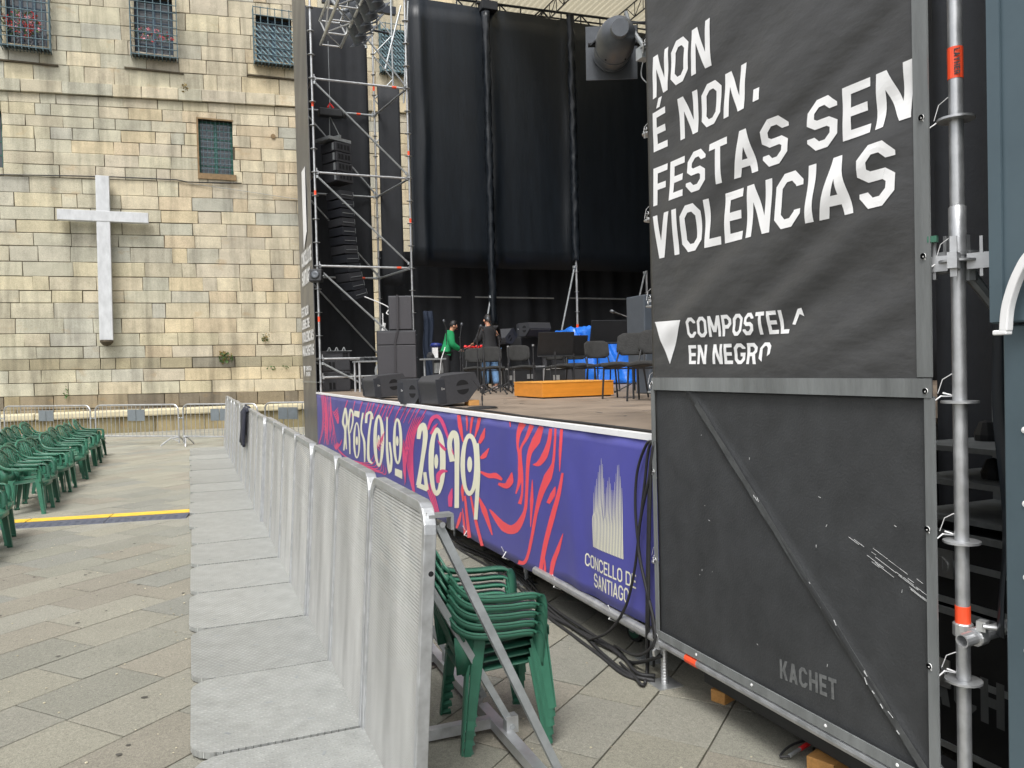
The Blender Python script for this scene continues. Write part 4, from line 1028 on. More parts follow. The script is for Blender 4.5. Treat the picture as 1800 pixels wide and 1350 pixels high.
poly_sight(mb, [[(1152+27*k/24, 566+74*k/24), (1202-23*k/24, 562.5+77.5*k/24), (1202-23*(k+1)/24, 562.5+77.5*(k+1)/24), (1152+27*(k+1)/24, 566+74*(k+1)/24)] for k in range(24)], 'x', LZ, k0, .004, 0, fold)
T('COMPOSTEL', (1210, 559), (1210.5, 594), (1384, 586), .175, .11)
T('EN NEGR', (1211, 607), (1211.5, 640), (1330, 640), .175, .11)
poly_sight(mb, [[(1388, 570), (1398, 543), (1404, 541), (1409, 556), (1403, 553), (1400, 552), (1394, 571)], [(1334, 612), (1341, 602), (1350, 602), (1355, 608), (1354, 622), (1349, 626), (1349, 612), (1346, 608), (1343, 608), (1339, 613), (1340, 636), (1334, 630)]], 'x', LZ, k0, .004, 0, fold)
mb.build('lettering', 'white', bn)
mb = MB(); lay_sight(mb, 'KACHET', (1371, 1158), (1372, 1192), (1472, 1232), 'x', XB_+.007, k0, 0, .19, .12, .002); mb.build('faded_lettering', 'faded', bn)
# scuffs along the ridge and cloth
mb = MB(); r_ = random.Random(9); k = 0
mb.ribbon([(XB_-.0012, cy0+(cy1-cy0)*k/20, cz0+(cz1-cz0)*k/20) for k in range(1, 21)], [.030+.004*(k%3) for k in range(1, 21)], .001, (0, .6, .8), 1)
for n_ in range(16):
    s = r_.choice((.35, .62, .66, .70, .82, .86, .93))+r_.uniform(-.03, .03); y = cy0+(cy1-cy0)*s+r_.uniform(-.02, .005); z = cz0+(cz1-cz0)*s+r_.uniform(-.02, .01); L_ = r_.uniform(.006, .03); a = r_.uniform(-1.2, -.6)
    mb.ribbon([(XB_-.003, y, z), (XB_-.003, y-L_*cos(a), z+L_*sin(a))], r_.uniform(.0015, .004), .001, (0, .7, .7))
for n_ in range(14):
    y = r_.uniform(2.15, 3.85); z = r_.uniform(.35, 1.6); L_ = r_.uniform(.003, .016); a = r_.uniform(0, 6)
    mb.ribbon([(XB_+.003, y, z), (XB_+.003, y+L_*cos(a), z+L_*sin(a))], r_.uniform(.001, .0022), .001, (0, -sin(a), cos(a)))
for n_ in range(26):
    y = r_.uniform(2.09, 2.45); z = .93+(y-2.1)*.36+r_.uniform(-.03, .03); L_ = r_.uniform(.02, .09)
    mb.ribbon([(XB_+.002, y, z), (XB_+.002, y+L_, z+L_*.4)], .0010, .001, (0, -.4, 1))
mb.build('scuff', ['chalk', 'ridge'], bn)
# grommets and white ties
def tie(x, y, z, x2, y2, z2, parent, name='tie'):
    mb = MB(); mb.lathe([(.009, -.002), (.011, 0), (.011, .002), (.006, .002), (.006, -.002), (.011, -.002)], (x-.002, y, z), (1, 0, 0), 12)
    mb.path([(x-.004, y, z), ((x+x2)/2-.02, (y+y2)/2, min(z, z2)-.02), (x2-.028, y2+.01, z2), (x2+.0, y2-.03, z2+.0), (x2-.03, y2, z2+.012)], .0032, 5)
    mb.path([(x2-.03, y2+.02, z2+.01), (x2-.03, y2+.0, z2+.06), (x2-.02, y2-.03, z2+.08)], .0018, 4); mb.build(name, 'white', parent)
for z in (2.64, 2.145, 1.66, 1.16, .66): tie(XB_-.012, YZ+.02, z+.02, XT, YN0+.045, z, bn)
for z in (3.62, 3.13, 2.65, 2.17, 1.68, 1.17, .66, .22): tie(XB_-.012, YA, z+.015, XT-.0, YN1+.04, z-.0, bn)
for y in (3.55, 3.1, 2.62, 2.25):
    mb = MB(); mb.lathe([(.006, -.002), (.0075, 0), (.006, .002)], (XB_-.015, y, zb0+.015), (1, 0, 0), 10); mb.path([(XB_-.016, y, zb0+.015), (XB_+.02, y-.01, .20), (XT-.03, y-.015, .175), (XT, y-.01, .168)], .003, 5); mb.build('tie', 'white', bn)
# dark sill under the banner, timber packing, plug
mb = MB(); mb.bbox((XT+.10, .9, .0), (XT+.30, 3.75, .16)); tag(mb.build('base_beam', 'dark', bevel=.008), 'long black base beam on timber blocks under the slogan banner', 'beam')
for (px, py, lab) in ((1262, 1228, 'small reddish timber block under the black base beam'), (1440, 1352, 'larger pale timber block lying under the banner beside the red plug')):
    p = gz(px, py, -.08); mb = MB(); mb.box((p.x+.06, p.y, -.055), (.18, .09 if px < 1300 else .13, .07), rot(.35)); tag(mb.build('timber_block', 'block', bevel=.004), lab, 'timber block', 'timber packing blocks')
p = gz(1388, 1335, -.08); q = gz(1428, 1312, -.08); t = thing('cable_plug', 'red and grey plug on a short black cable beside the timber block', 'plug', (p.x, p.y, -.08))
mb = MB(); mb.path(curve([(p.x+.35, p.y+.10, -.07), (p.x+.10, p.y+.08, -.06), (p.x-.03, p.y+.03, -.07), (p.x, p.y, -.065)], 5), .006, 6); mb.build('cord', 'rubber', t)
mb = MB(); a, b = V((p.x, p.y, -.062)), V((q.x, q.y, -.055)); mb.tube(a, a.lerp(b, .45), .009, 10); mb.build('plug_body', 'galvd', t)
mb = MB(); mb.tube(a.lerp(b, .45), b, .011, 10); mb.build('sleeve', 'red', t)

# ------------------------------------------------------------------ kiosk panel and flight cases at the right edge
ks = thing('metal_kiosk', 'blue-grey metal kiosk wall with rivets at the right edge', 'kiosk', (2.45, 1.0, G0))
mb = MB(); mb.bbox((2.475, -1.2, -.05), (4.4, 1.818, 1.90)); mb.build('lower_wall', 'kiosk', ks, bevel=.006)
mb = MB(); mb.bbox((2.435, -1.2, 1.905), (4.4, 1.83, 5.2)); mb.build('upper_wall', 'kiosk', ks, bevel=.006)
mb = MB(); mb.bbox((2.426, 1.782, 1.91), (2.434, 1.826, 5.2)); mb.build('edge_trim', 'kiosk', ks)
mb = MB()
for k in range(10): mb.lathe([(.011, 0), (.009, .003), (0, .005)], (2.474, 1.748, 1.56-k*.238), (-1, 0, 0), 10)
for k in range(10): mb.lathe([(.0085, 0), (.007, .003), (0, .004)], (2.474, 1.45, 1.56-k*.238), (-1, 0, 0), 10)
mb.build('rivet', 'white', ks)
pts = [at(1768, 582, 'x', 2.40), at(1771, 545, 'x', 2.40), at(1780, 510, 'x', 2.40), at(1793, 478, 'x', 2.40), at(1812, 448, 'x', 2.40), at(1850, 425, 'x', 2.40), at(1900, 420, 'x', 2.40)]
mb = MB(); mb.ribbon(curve(pts, 5), .028, .03, (0, 1, 0)); mb.bbox((2.385, pts[0].y-.012, pts[0].z-.012), (2.415, pts[0].y+.036, pts[0].z+.004)); mb.build('arch_moulding', 'white', ks, bevel=.004)
mb = MB(); mb.sheet([[(2.53+.02*sin(z*5+k), 1.845+.02*k+.006*sin(z*9), z) for z in [.85+.06*i for i in range(24)]] for k in range(3)], .004); tag(mb.build('black_flap', 'drape', smooth=True), 'narrow black plastic flap hanging between scaffold pole and kiosk', 'flap')
def flight_case(c, size, label, words=None, name='flight_case'):
    x, y, z = size; t = thing(name, label, 'flight case', c, 'black flight cases behind the near tower'); c = V(c)
    mb = MB(); mb.bbox(c+V((0, 0, .01)), c+V((x, y, z-.01))); mb.build('shell', 'dark', t)
    mb = MB(); e = .028
    for zz in (.0, z*.52, z-.03):
        mb.bbox(c+V((-.006, -.006, zz)), c+V((x, .012, zz+.03))); mb.bbox(c+V((-.006, -.006, zz)), c+V((.012, y, zz+.03)))
    for yy in (0, y-.03): mb.bbox(c+V((-.008, yy-.004, .0)), c+V((.012, yy+.03, z)))
    mb.build('edging', 'galvd', t)
    for yy in (y*.25, y*.72):
        mb = MB(); mb.bbox(c+V((-.014, yy-.055, z*.52-.055)), c+V((-.006, yy+.055, z*.52+.075))); mb.lathe([(.035, 0), (.035, .008)], (c.x-.014, c.y+yy, c.z+z*.52), (-1, 0, 0), 12); mb.box((c.x-.02, c.y+yy, c.z+z*.52+.01), (.008, .02, .06)); mb.build('latch', 'steel', t)
    if words:
        mb = MB(); lay(mb, text2d(words, .22, .12), c+V((-.004, y*.93, .20)), V((0, -y*.80, 0)), V((0, 0, .20)), V((-1, 0, 0)), .003, 0); mb.build('lettering', 'hem', t)
flight_case((3.22, 2.02, -.02), (.7, .93, .66), 'black flight case with white KACHET lettering behind the scaffold pole', 'KACHET')
flight_case((3.24, 2.02, .655), (.7, .92, .34), 'shallow black flight case stacked on the lettered one behind the scaffold pole')
t = thing('equipment_rack', 'open dark rack with gear on shelves above the flight cases', 'rack', (3.3, 2.03, 1.0))
mb = MB()
for z in (1.03, 1.20, 1.36): mb.bbox((3.28, 2.05, z), (3.9, 2.9, z+.025))
for y in (2.05, 2.86): mb.bbox((3.30, y, 1.0), (3.34, y+.04, 1.62))
mb.bbox((3.86, 2.05, 1.0), (3.9, 2.9, 1.62)); mb.build('shelves', 'galvd', t)
r_ = random.Random(2)
for k in range(5):
    mb = MB(); mb.lathe([(.05, 0), (.055, .03), (.03, .09), (0, .1)], (3.45+r_.random()*.2, 2.15+k*.15, 1.226 if k % 2 else 1.386), n=10); tag(mb.build('lamp_base', 'dark'), 'small round dark lamp base standing on a shelf of the open rack', 'device', 'round lamp bases on the rack shelves')  # loose lamp bases standing as shelf gear

# ------------------------------------------------------------------ printed banner along the stage front
XP = 2.515; k0 = V((-1, 0, 0))
sb = thing('stage_banner', 'long purple banner with coral swirls reading APOSTOLO 2019 along the stage front', 'banner', (XP, 10, .15))
ya, yz = 3.985, 17.42
def sag(y, z):
    s = (z-.155)/1.18
    return .005*sin(y*5)*sin(s*3+1)+.016*math.exp(-((y-4.78-.30*s)/.11)**2)*(1-s)-.012*math.exp(-((y-5.02-.25*s)/.10)**2)*(1-s)+.006*math.exp(-((y-5.3+.5*s)/.09)**2)*s+.003*sin(y*13+s*4)*s*s
mb = MB(); g = []
for i in range(161):
    y = ya+(yz-ya)*(i/160)**1.6; row = []
    for j in range(17):
        zlo = .150+.085*max(0, min(1, (5.95-y)/.7)); z = zlo+(1.352-zlo)*j/16; s = j/16
        row.append((XP+sag(y, z), y, z-.012*sin(pi*((y-ya) % 2.07)/2.07)*(1-s)))
    g.append(row)
mb.sheet(g, .002); mb.build('cloth', 'purple', sb, smooth=True)
mb = MB(); mb.bbox((XP-.012, ya, 1.352), (XP+.045, yz, 1.388)); mb.build('white_edge', 'white', sb)
LP = XP-.0015
def strk(pts, wd, n=5):                    # brush stroke in sight coordinates -> quads
    c = curve([(p[0], p[1], 0) for p in pts], n); N = len(c)
    if not isinstance(wd, (list, tuple)): wd = [wd]*2
    ws = []
    for i in range(N):
        s = i/(N-1)*(len(wd)-1); a = int(min(s, len(wd)-2)); ws.append(wd[a]+(wd[a+1]-wd[a])*(s-a))
    return stroke2d([(p.x, p.y) for p in c], ws)
B_ = lambda x, y: (540+x*.15557, 690+y*.15557)      # survey sheets of the print
C_ = lambda x, y: (800+x*.23697, 720+y*.23697)
cor = MB(); pk = MB(); sw = []
D = lambda F, *p: [F(*q) for q in p]
# large coral swirls, near part
for pts, wd in (
    (D(C_, (500, 100), (470, 170), (462, 260), (475, 340), (485, 440), (480, 530), (452, 625)), [14, 8, 4, 5, 9, 7, 2]),
    (D(C_, (570, 115), (530, 210), (490, 280), (487, 350), (500, 480), (500, 620), (482, 700)), [9, 6, 4, 4, 4, 4, 7]),
    (D(C_, (640, 125), (600, 230), (555, 320), (540, 440), (535, 600), (520, 760), (450, 880), (360, 870), (255, 740)), [8, 15, 8, 6, 5, 6, 16, 15, 2]),
    (D(C_, (715, 140), (700, 240), (665, 340), (620, 400), (578, 408)), [6, 8, 12, 9, 1]),
    (D(C_, (752, 140), (745, 260), (730, 400), (690, 500), (640, 620), (605, 760), (575, 940), (545, 1080), (515, 1135), (472, 1130)), [4, 4, 5, 15, 10, 6, 5, 5, 6, 7]),
    (D(C_, (795, 145), (785, 300), (778, 460)), [5, 5, 1]),
    (D(C_, (800, 470), (770, 620), (720, 800), (670, 1000), (630, 1230)), [4, 7, 9, 8, 6]),
    (D(C_, (745, 570), (725, 630), (690, 695)), [1, 9, 6]), (D(C_, (575, 520), (572, 680), (565, 870)), [1, 6, 1]),
    (D(C_, (798, 920), (760, 1040), (725, 1140), (705, 1280)), [1, 7, 8, 5]), (D(C_, (665, 1100), (668, 1180), (660, 1260)), [1, 4, 5]),
    (D(C_, (190, 460), (250, 490), (300, 490), (350, 520)), [3, 8, 10, 4]), (D(C_, (320, 550), (380, 565), (410, 530), (422, 465)), [4, 10, 12, 1]),
    (D(C_, (180, 650), (220, 750), (275, 930)), [2, 9, 2]), (D(C_, (225, 135), (205, 200), (180, 250)), [1, 9, 5]), (D(C_, (255, 285), (220, 340), (190, 360)), [1, 9, 4]),
    (D(C_, (180, 60), (165, 130), (145, 210)), [6, 6, 1]), (D(C_, (130, 55), (120, 120), (115, 180)), [4, 4, 2]), (D(C_, (30, 40), (40, 130), (60, 240)), [5, 7, 2]), (D(C_, (85, 45), (90, 100), (90, 160)), [3, 4, 1]),
    (D(C_, (75, 640), (90, 780), (110, 950)), [4, 5, 7]), (D(C_, (120, 640), (160, 830), (205, 1010)), [3, 5, 5]), (D(C_, (55, 730), (65, 820), (75, 925)), [1, 4, 5]), (D(C_, (60, 550), (55, 600), (60, 680)), [3, 6, 2]),
    (D(C_, (410, 90), (412, 110), (413, 130)), [2, 2, 1]), (D(C_, (10, 880), (30, 820), (45, 760)), [3, 6, 2])):
    sw += strk(pts, wd)
poly_sight(cor, sw, 'x', LP, k0, .001, 0, sag)
# finer pinker hair-like swirls, far part
sw = []; r_ = random.Random(15)
for k in range(20):
    x = 165+r_.uniform(0, 140); sw += strk(D(B_, (x*.8+20, 25), (x*.75+50, 200+r_.uniform(0, 60)), (x, 420), (x+r_.uniform(-50, 40), 590)), [.5, 1.1, 1.2, .3], 4)
for k in range(6): sw += strk(D(B_, (285+10*k, 210+22*k), (310+8*k, 225+24*k), (345+3*k, 170+20*k)), [.6, 2.4, .5], 4)
for k, x in enumerate((430, 520, 600, 670, 700, 740, 790, 840, 880, 920, 960, 1040, 1100, 1150, 1210, 1260, 1330)):
    sw += strk(D(B_, (x+25, 40+x*.11), (x+5-k*2, 110+x*.12), (x-25-k*3, 230+x*.1)), [1.8, 1.5, .6], 4)
for k in range(7): sw += strk(D(B_, (330+k*16, 600+k*22), (400+k*34, 700+k*26), (560+k*42, 780+k*20), (700+k*32, 790+k*22), (760+k*22, 700+k*24)), [.6, 1.6, 1.5, 1.5, .6], 4)
for k in range(6): sw += strk(D(B_, (300+k*9, 590-k*6), (330+k*8, 640-k*9), (370+k*5, 600-k*14)), [.7, 2.6, .6], 4)
for k in range(6): sw += strk(D(B_, (1330-k*26, 260+k*6), (1240-k*22, 420+k*18), (1200-k*14, 620+k*24), (1190-k*8+12, 900+k*10), (1225, 1190+k*3)), [.8, 2.2, 1.5, 1.6, .7], 4)
for k in range(5): sw += strk(D(B_, (1100+k*16, 530+k*16), (1085+k*10, 650+k*20), (1095+k*6, 900+k*18), (1120-k*4, 1010+k*8)), [.8, 1.8, 1.1, .6], 4)
for k in range(4): sw += strk(D(B_, (1340+k*26, 1040-k*10), (1370+k*22, 1120), (1420+k*18, 1260), (1460+k*14, 1370)), [1.5, 2.6, 2.3, 1.5], 4)
sw += strk(D(B_, (1370, 420), (1410, 300), (1470, 270), (1530, 330), (1600, 520), (1660, 700)), [3, 6, 7, 6, 4, 2])
sw += strk(D(B_, (1400, 470), (1440, 390), (1480, 350)), [4, 5, 1]); sw += strk(D(B_, (1480, 540), (1530, 610), (1570, 650)), [1, 5, 5]); sw += strk(D(B_, (1490, 1020), (1490, 940), (1530, 890), (1590, 890)), [5, 8, 7, 2]); sw += strk(D(B_, (1620, 1290), (1620, 1180), (1640, 1080)), [6, 8, 1])
for k in range(5): sw += strk(D(B_, (790+k*22, 560-k*30), (800+k*14, 620-k*26), (830+k*8, 660-k*26)), [.6, 2.0, .6], 3)
poly_sight(pk, sw, 'x', LP, k0, .0003, 0, sag)
cor.build('coral_swirls', 'coral', sb); pk.build('pink_swirls', 'pink', sb)
# lettering
lt = []
S_ = lambda F, wd, *p, n=4: strk(D(F, *p), wd, n)
lt += S_(B_, [2.6, 4.0, 3.4, 2.2], (435, 172), (405, 330), (430, 430), (414, 655)) + S_(B_, [2.6, 4, 3.4, 2.2], (435, 172), (452, 330), (432, 430), (443, 640))
lt += S_(B_, [2.4, 3.4, 3, 2.4], (490, 185), (470, 380), (482, 520), (487, 695)) + S_(B_, [2.6, 3.4, 3, 1.5], (490, 185), (518, 240), (515, 350), (488, 460))
poly = [[B_(538, 203), B_(600, 215), B_(590, 285), B_(527, 260)]]
R_ = lambda cx, cy, rx, ry, wd: ring_px(*B_(cx, cy), rx*.15557, ry*.15557, wd)
lt += R_(562, 540, 38, 205, 3.2)+disc_px(*B_(562, 545), 1.9, 8)
lt += S_(B_, [2.6, 3, 4.4, 2.4], (632, 228), (612, 420), (650, 560), (655, 785)) + S_(B_, [2, 2.4], (655, 640), (668, 640))
lt += S_(B_, [4.5, 4.5, 4, 3.6, 4.6, 3], (668, 345), (678, 245), (728, 245), (700, 480), (698, 740), (740, 800), n=5) + S_(B_, [4, 4], (735, 235), (744, 300))
lt += R_(812, 545, 63, 296, 6)+disc_px(*B_(809, 545), 2.6, 10.5)
lt += S_(B_, [2.8, 3.6, 4.2, 4.6, 3.6, 3], (906, 275), (905, 470), (912, 700), (937, 890), (955, 760), (935, 560), n=5)
lt += R_(1024, 550, 54, 262, 5.2)+disc_px(*B_(1021, 548), 2.4, 9)
poly += [[B_(992, 855), B_(1076, 885), B_(1076, 978), B_(990, 935)]]
lt += S_(B_, [6, 8, 10, 9, 7, 8], (1262, 525), (1278, 420), (1318, 375), (1340, 500), (1300, 780), (1258, 1050), n=6) + S_(B_, [8, 9], (1248, 1045), (1362, 1092)) + S_(B_, [6, 7], (1330, 900), (1354, 1100))
lt += R_(1472, 780, 97, 388, 9.5)+disc_px(*B_(1466, 778), 3.6, 13)
lt += S_(C_, [9, 9, 10, 9, 8, 8], (-18, 385), (-38, 250), (-8, 175), (16, 230), (15, 480), (12, 730), n=5)
lt += ring_px(*C_(112, 408), 70*.237, 232*.237, 8.5, 30)+disc_px(*C_(113, 406), 4.4, 14.0)
lt += S_(C_, [6.5, 7, 7, 6.5], (165, 250), (177, 450), (172, 600), (160, 815))
let = MB(); poly_sight(let, poly+lt, 'x', LP, k0, .0035, 0, sag)
let.build('lettering', 'cream', sb)
# council emblem: a crown of tapering strokes over two lines of lettering
em = MB(); F5 = lambda x, y: (960+x*.3259, 760+y*.3259); qs = []
for k in range(21):
    s = k/20; bx, by = 256+160*s, 618+66*s; top = 125+200*abs(s-.27)/.27 if s < .27 else (125+200*(s-.27)/.13 if s < .40 else (330-95*(1-abs(s-.54)/.14) if s < .68 else (150+180*(.88-s)/.2 if s < .88 else 150+150*(s-.88)/.12)))
    tx = bx+6*(s-.4)+34*(.30-s)*.35
    qs += strk([F5(bx, by), F5(bx-3, by-150), F5(tx+2, (by+top)/2-40), F5(tx, top)], [1.9, 1.7, 1.2, .3], 4)
poly_sight(em, qs, 'x', LP, k0, .002, 0, sag)
lay_sight(em, 'CONCELLO DE', F5(209, 648), F5(209, 716), F5(484, 846), 'x', LP, k0, 0, .135, .10, .002, sag)
lay_sight(em, 'SANTIAGO', F5(254, 757), F5(254, 832), F5(446, 926), 'x', LP, k0, 0, .135, .10, .002, sag)
em.build('emblem', 'cream', sb)
mb = MB(); mb.tube((XP-.005, 3.99, .185), (XP-.005, 5.80, .185), .032, 12); mb.build('hem_tube', 'galv', sb)
mb = MB()
for y in (4.55, 5.4, 6.45, 7.5): mb.path([(XP+.0, y, .20), (XP-.03, y+.01, .15), (XP+.03, y+.02, .12), (XP+.03, y, .18)], .005, 5); mb.path([(XP-.02, y, .2), (XP-.05, y-.02, .25)], .004, 4)
mb.build('tie', 'white', sb)

# ------------------------------------------------------------------ far tower
XF0, XF1, YF0, YF1 = 2.62, 4.70, 17.45, 19.52
ft = thing('scaffold_tower', 'far scaffold tower holding the hanging line of black speakers', 'scaffold tower', (XF0, YF0, G0))
standard(ft, XF0, YF0, .1, 11, tapes=(2.9, 5.6, 7.5), zoff=.10, R=.075); standard(ft, XF1, YF0, ZS, 11, tapes=(5.1, 6.6), zoff=.10, R=.075)
standard(ft, XF0, YF1, .0, 11, zoff=.1); standard(ft, 4.42, YF1, ZS, 11, tapes=(8.7,), zoff=.1)
M['pinkp'] = mat('primed_pole', srgb(206, 180, 165), .5, .2, .15, 10)
jack(ft, XF0, YF0)
for k, z in enumerate((2.1, 4.1, 6.1, 8.1)):
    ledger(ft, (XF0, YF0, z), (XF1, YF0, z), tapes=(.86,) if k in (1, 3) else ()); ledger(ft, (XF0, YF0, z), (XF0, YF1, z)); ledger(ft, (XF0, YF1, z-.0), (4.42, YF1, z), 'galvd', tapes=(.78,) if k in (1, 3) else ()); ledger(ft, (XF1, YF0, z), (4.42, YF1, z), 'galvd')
    brace(ft, (XF0+.05, YF0-.05, z-.1), (XF1-.08, YF0-.05, z-1.9) if z > 3 else (3.6, YF0-.05, ZS+.1)); brace(ft, (XF0+.05, YF1, z), (4.42-.05, YF1, z-1.9 if z > 3 else ZS+.1))
ledger(ft, (XF0, YF0, 1.70), (XF1, YF0, 1.70)); brace(ft, (XF0+.3, YF0-.05, 10.1), (XF1-.05, YF0-.05, 8.15)); brace(ft, (XF0+.05, YF0-.05, 10.3), (XF1-.9, YF0-.04, 8.9))
drape('tower_drape', 'black drape filling the back of the far scaffold tower', [(2.72, 19.62), (4.30, 19.62)], ZS-.9, 10.6, 6, 'black', amp=.05, wl=.6)
drape('side_drape', 'narrow black strip of drape beside the inner post of the far tower', [(4.46, 19.3), (4.98, 19.2)], 3.9, 8.75, 7, 'black', amp=.03, wl=.5)
# tall banner on its front
fb = thing('tall_banner', 'tall dark banner with white lettering seen nearly edge-on on the far tower', 'banner', (XF0-.06, 18.5, .3))
xb = XF0-.07; y0f, y1f = 17.5, 19.66
mb = MB(); g = []
for i in range(25):
    y = y0f+(y1f-y0f)*i/24; g.append([(xb+.008*sin(z*3+i*.5)*sin(pi*i/24)-.012, y, z) for z in [.1+10.9*j/50 for j in range(51)]])
mb.sheet(g, .003); M['vinylf'] = mat('sun_toned_banner', (.085, .085, .088), .32, 0, .1, 2, .2, 3, spec=.6); mb.build('cloth', 'vinylf', fb, smooth=True)  # paler copy of the banner black, sunlight put into its colour
mb = MB(); lx = xb-.026
def line(txt, z, h, y_left, y_right, t=.2): lay(mb, text2d(txt, t, .11), V((lx, y_left, z)), V((0, y_right-y_left, 0)), V((0, 0, h)), k0, .004, 0)
yl, yr = 19.45, 17.62
mb.bbox((lx-.006, 18.2, 4.95), (lx-.003, 18.75, 6.4)); mb.add([(lx-.005, 18.2, 4.95), (lx-.005, 18.75, 4.95), (lx-.005, 18.75, 4.62)], [(0, 1, 2)])
line('CONCELLO DE', 4.25, .34, 19.2, 17.6); line('SANTIAGO', 3.82, .34, 19.2, 17.9)
line('ESTADO', 3.12, .22, yl, 18.3); line('LIBRE DE', 2.83, .22, yl, 18.2); line('VIOLENCIAS', 2.52, .24, yl, 17.62); line('MACHISTAS', 2.20, .24, yl, 17.62)
lay(mb, text2d('COMPOSTELA', .2, .11), V((lx, 19.0, 1.86)), V((0, -.9, 0)), V((0, 0, .10)), k0, .004, 0); lay(mb, text2d('EN NEGRO', .2, .11), V((lx, 19.0, 1.73)), V((0, -.7, 0)), V((0, 0, .10)), k0, .004, 0)
mb.add([(lx-.005, 19.4, 1.97), (lx-.005, 19.1, 1.97), (lx-.005, 19.25, 1.70)], [(0, 1, 2)]); mb.build('lettering', 'white', fb)
mb = MB(); mb.bbox((xb-.03, y0f, 1.58), (xb-.012, y1f, 1.62)); mb.build('seam', 'hem', fb)
# small floodlight clamped to the corner post
t = thing('floodlight', 'small square black floodlight clamped to the corner post of the far tower', 'floodlight', (XF0-.1, YF0-.15, 3.9))
c = V((XF0-.06, YF0-.22, 3.86)); R = rot(-.5, 0, -.15)
mb = MB(); mb.box(c, (.27, .16, .27), R); mb.build('housing', 'dark', t, bevel=.02)
mb = MB(); mb.lathe([(.09, 0), (.095, .01), (.05, .012), (0, .004)], c+R @ V((0, -.082, 0)), R @ V((0, -1, 0)), 16); mb.build('lens', 'lampbody', t, smooth=True)
mb = MB(); mb.path([c+R @ V((-.15, 0, 0)), c+R @ V((-.15, .16, .0)), c+R @ V((.15, .16, 0)), c+R @ V((.15, 0, 0))], .012, 6); mb.build('bracket', 'galvd', t)

# line array
la_ = thing('line_array', 'curved column of black speakers hanging in the far tower', 'loudspeaker', (3.1, 18.3, 3.5))
px0 = at(596, 400, 'y', 18.2).x; top = 6.98
R0 = rot(.50)
mb = MB(); mb.box((px0-.05, 18.35, top+.06), (.62, .5, .07), R0); mb.box((px0-.05, 18.35, top+.12), (.06, .5, .09), R0); mb.build('flying_frame', 'galvd', la_)
for k in range(4):
    z = top-.13-k*.222; b = MB(); b.box((px0+.012*k, 18.3, z), (.44, .52, .205), R0); e = b.build('cabinet', 'cab', la_, bevel=.012)
    h = MB()
    for j, xx in enumerate((-.135, -.05, .05, .135)): h.box(V((px0+.012*k, 18.3, z))+R0 @ V((xx, -.262, .01)), (.055, .01, .105), R0)
    h.build('port', 'hole', e)
    s = MB()
    for sx in (-.24, .24): s.box(V((px0+.012*k, 18.3, z))+R0 @ V((sx, -.19, .0)), (.02, .05, .16), R0)
    s.build('rigging_plate', 'galvd', e)
x, z, a = px0+.06, top-.97, .0
for k in range(12):
    a = .03+.0011*k**2.25; hgt = .205; x += sin(a)*hgt; z -= cos(a)*hgt
    Rk = rot(.50) @ Matrix.Rotation(-a*1.0, 3, 'Y')
    b = MB(); w0 = .36
    pr = [Rk @ V((-w0/2, -.24, hgt*.47)), Rk @ V((w0/2, -.24, hgt*.47)), Rk @ V((w0/2, -.24, -hgt*.40)), Rk @ V((-w0/2, -.24, -hgt*.40))]
    c = V((x, 18.35, z)); b.prism([c+p for p in pr], Rk @ V((.02, .52, 0))); e = b.build('cabinet', 'cabd' if k % 3 else 'cab', la_, bevel=.012)
    h = MB(); h.ribbon([c+Rk @ V((-.15, -.245, 0)), c+Rk @ V((.15, -.245, 0))], .012, .01, (0, 0, 1)); h.box(c+Rk @ V((.19, -.20, .03)), (.025, .06, .12), Rk); h.build('rigging_plate', 'galvd', e)
# steel wires, motor
mt = thing('chain_hoist', 'black chain hoist with an orange hook hanging above the line of speakers', 'hoist', (px0-.08, 18.35, 8.0))
mb = MB(); mb.tube((px0-.1, 18.35, 7.75), (px0-.1, 18.35, 9.3), .008, 5); mb.path([(px0-.1, 18.35, 7.6), (px0+.15, 18.35, top+.1)], .012, 5); mb.path([(px0-.12, 18.35, 7.6), (px0-.12, 18.35, top+.1)], .009, 5); mb.build('chain', 'galvd', mt)
mb = MB(); mb.box((px0-.1, 18.35, 7.68), (.52, .22, .17)); mb.lathe([(.09, 0), (.09, .10)], (px0+.16, 18.35, 7.68), (1, 0, 0), 12); mb.build('motor', 'dark', mt, bevel=.02)
mb = MB(); mb.path([(px0-.15, 18.35, 7.80), (px0-.1, 18.35, 7.90), (px0-.02, 18.35, 7.80)], .025, 6); mb.build('hook', 'red', mt)
t = thing('safety_line', 'pale sagging line from the lowest hanging speaker to the inner post', 'line', (x, 18.2, z))
mb = MB(); mb.path(curve([(x+.2, 18.15, z-.06), (x+.7, 18.0, z-.30), (4.2, 17.8, z-.48), (4.66, 17.5, z-.52)], 5), .013, 5); mb.build('cord', 'white', t)
mb = MB(); mb.path([(4.1, 17.84, z-.46), (4.1, 17.84, z-1.0)], .012, 5); mb.box((4.1, 17.84, z-.85), (.06, .04, .35), rot(.4, .2)); mb.build('tag', 'white', t)

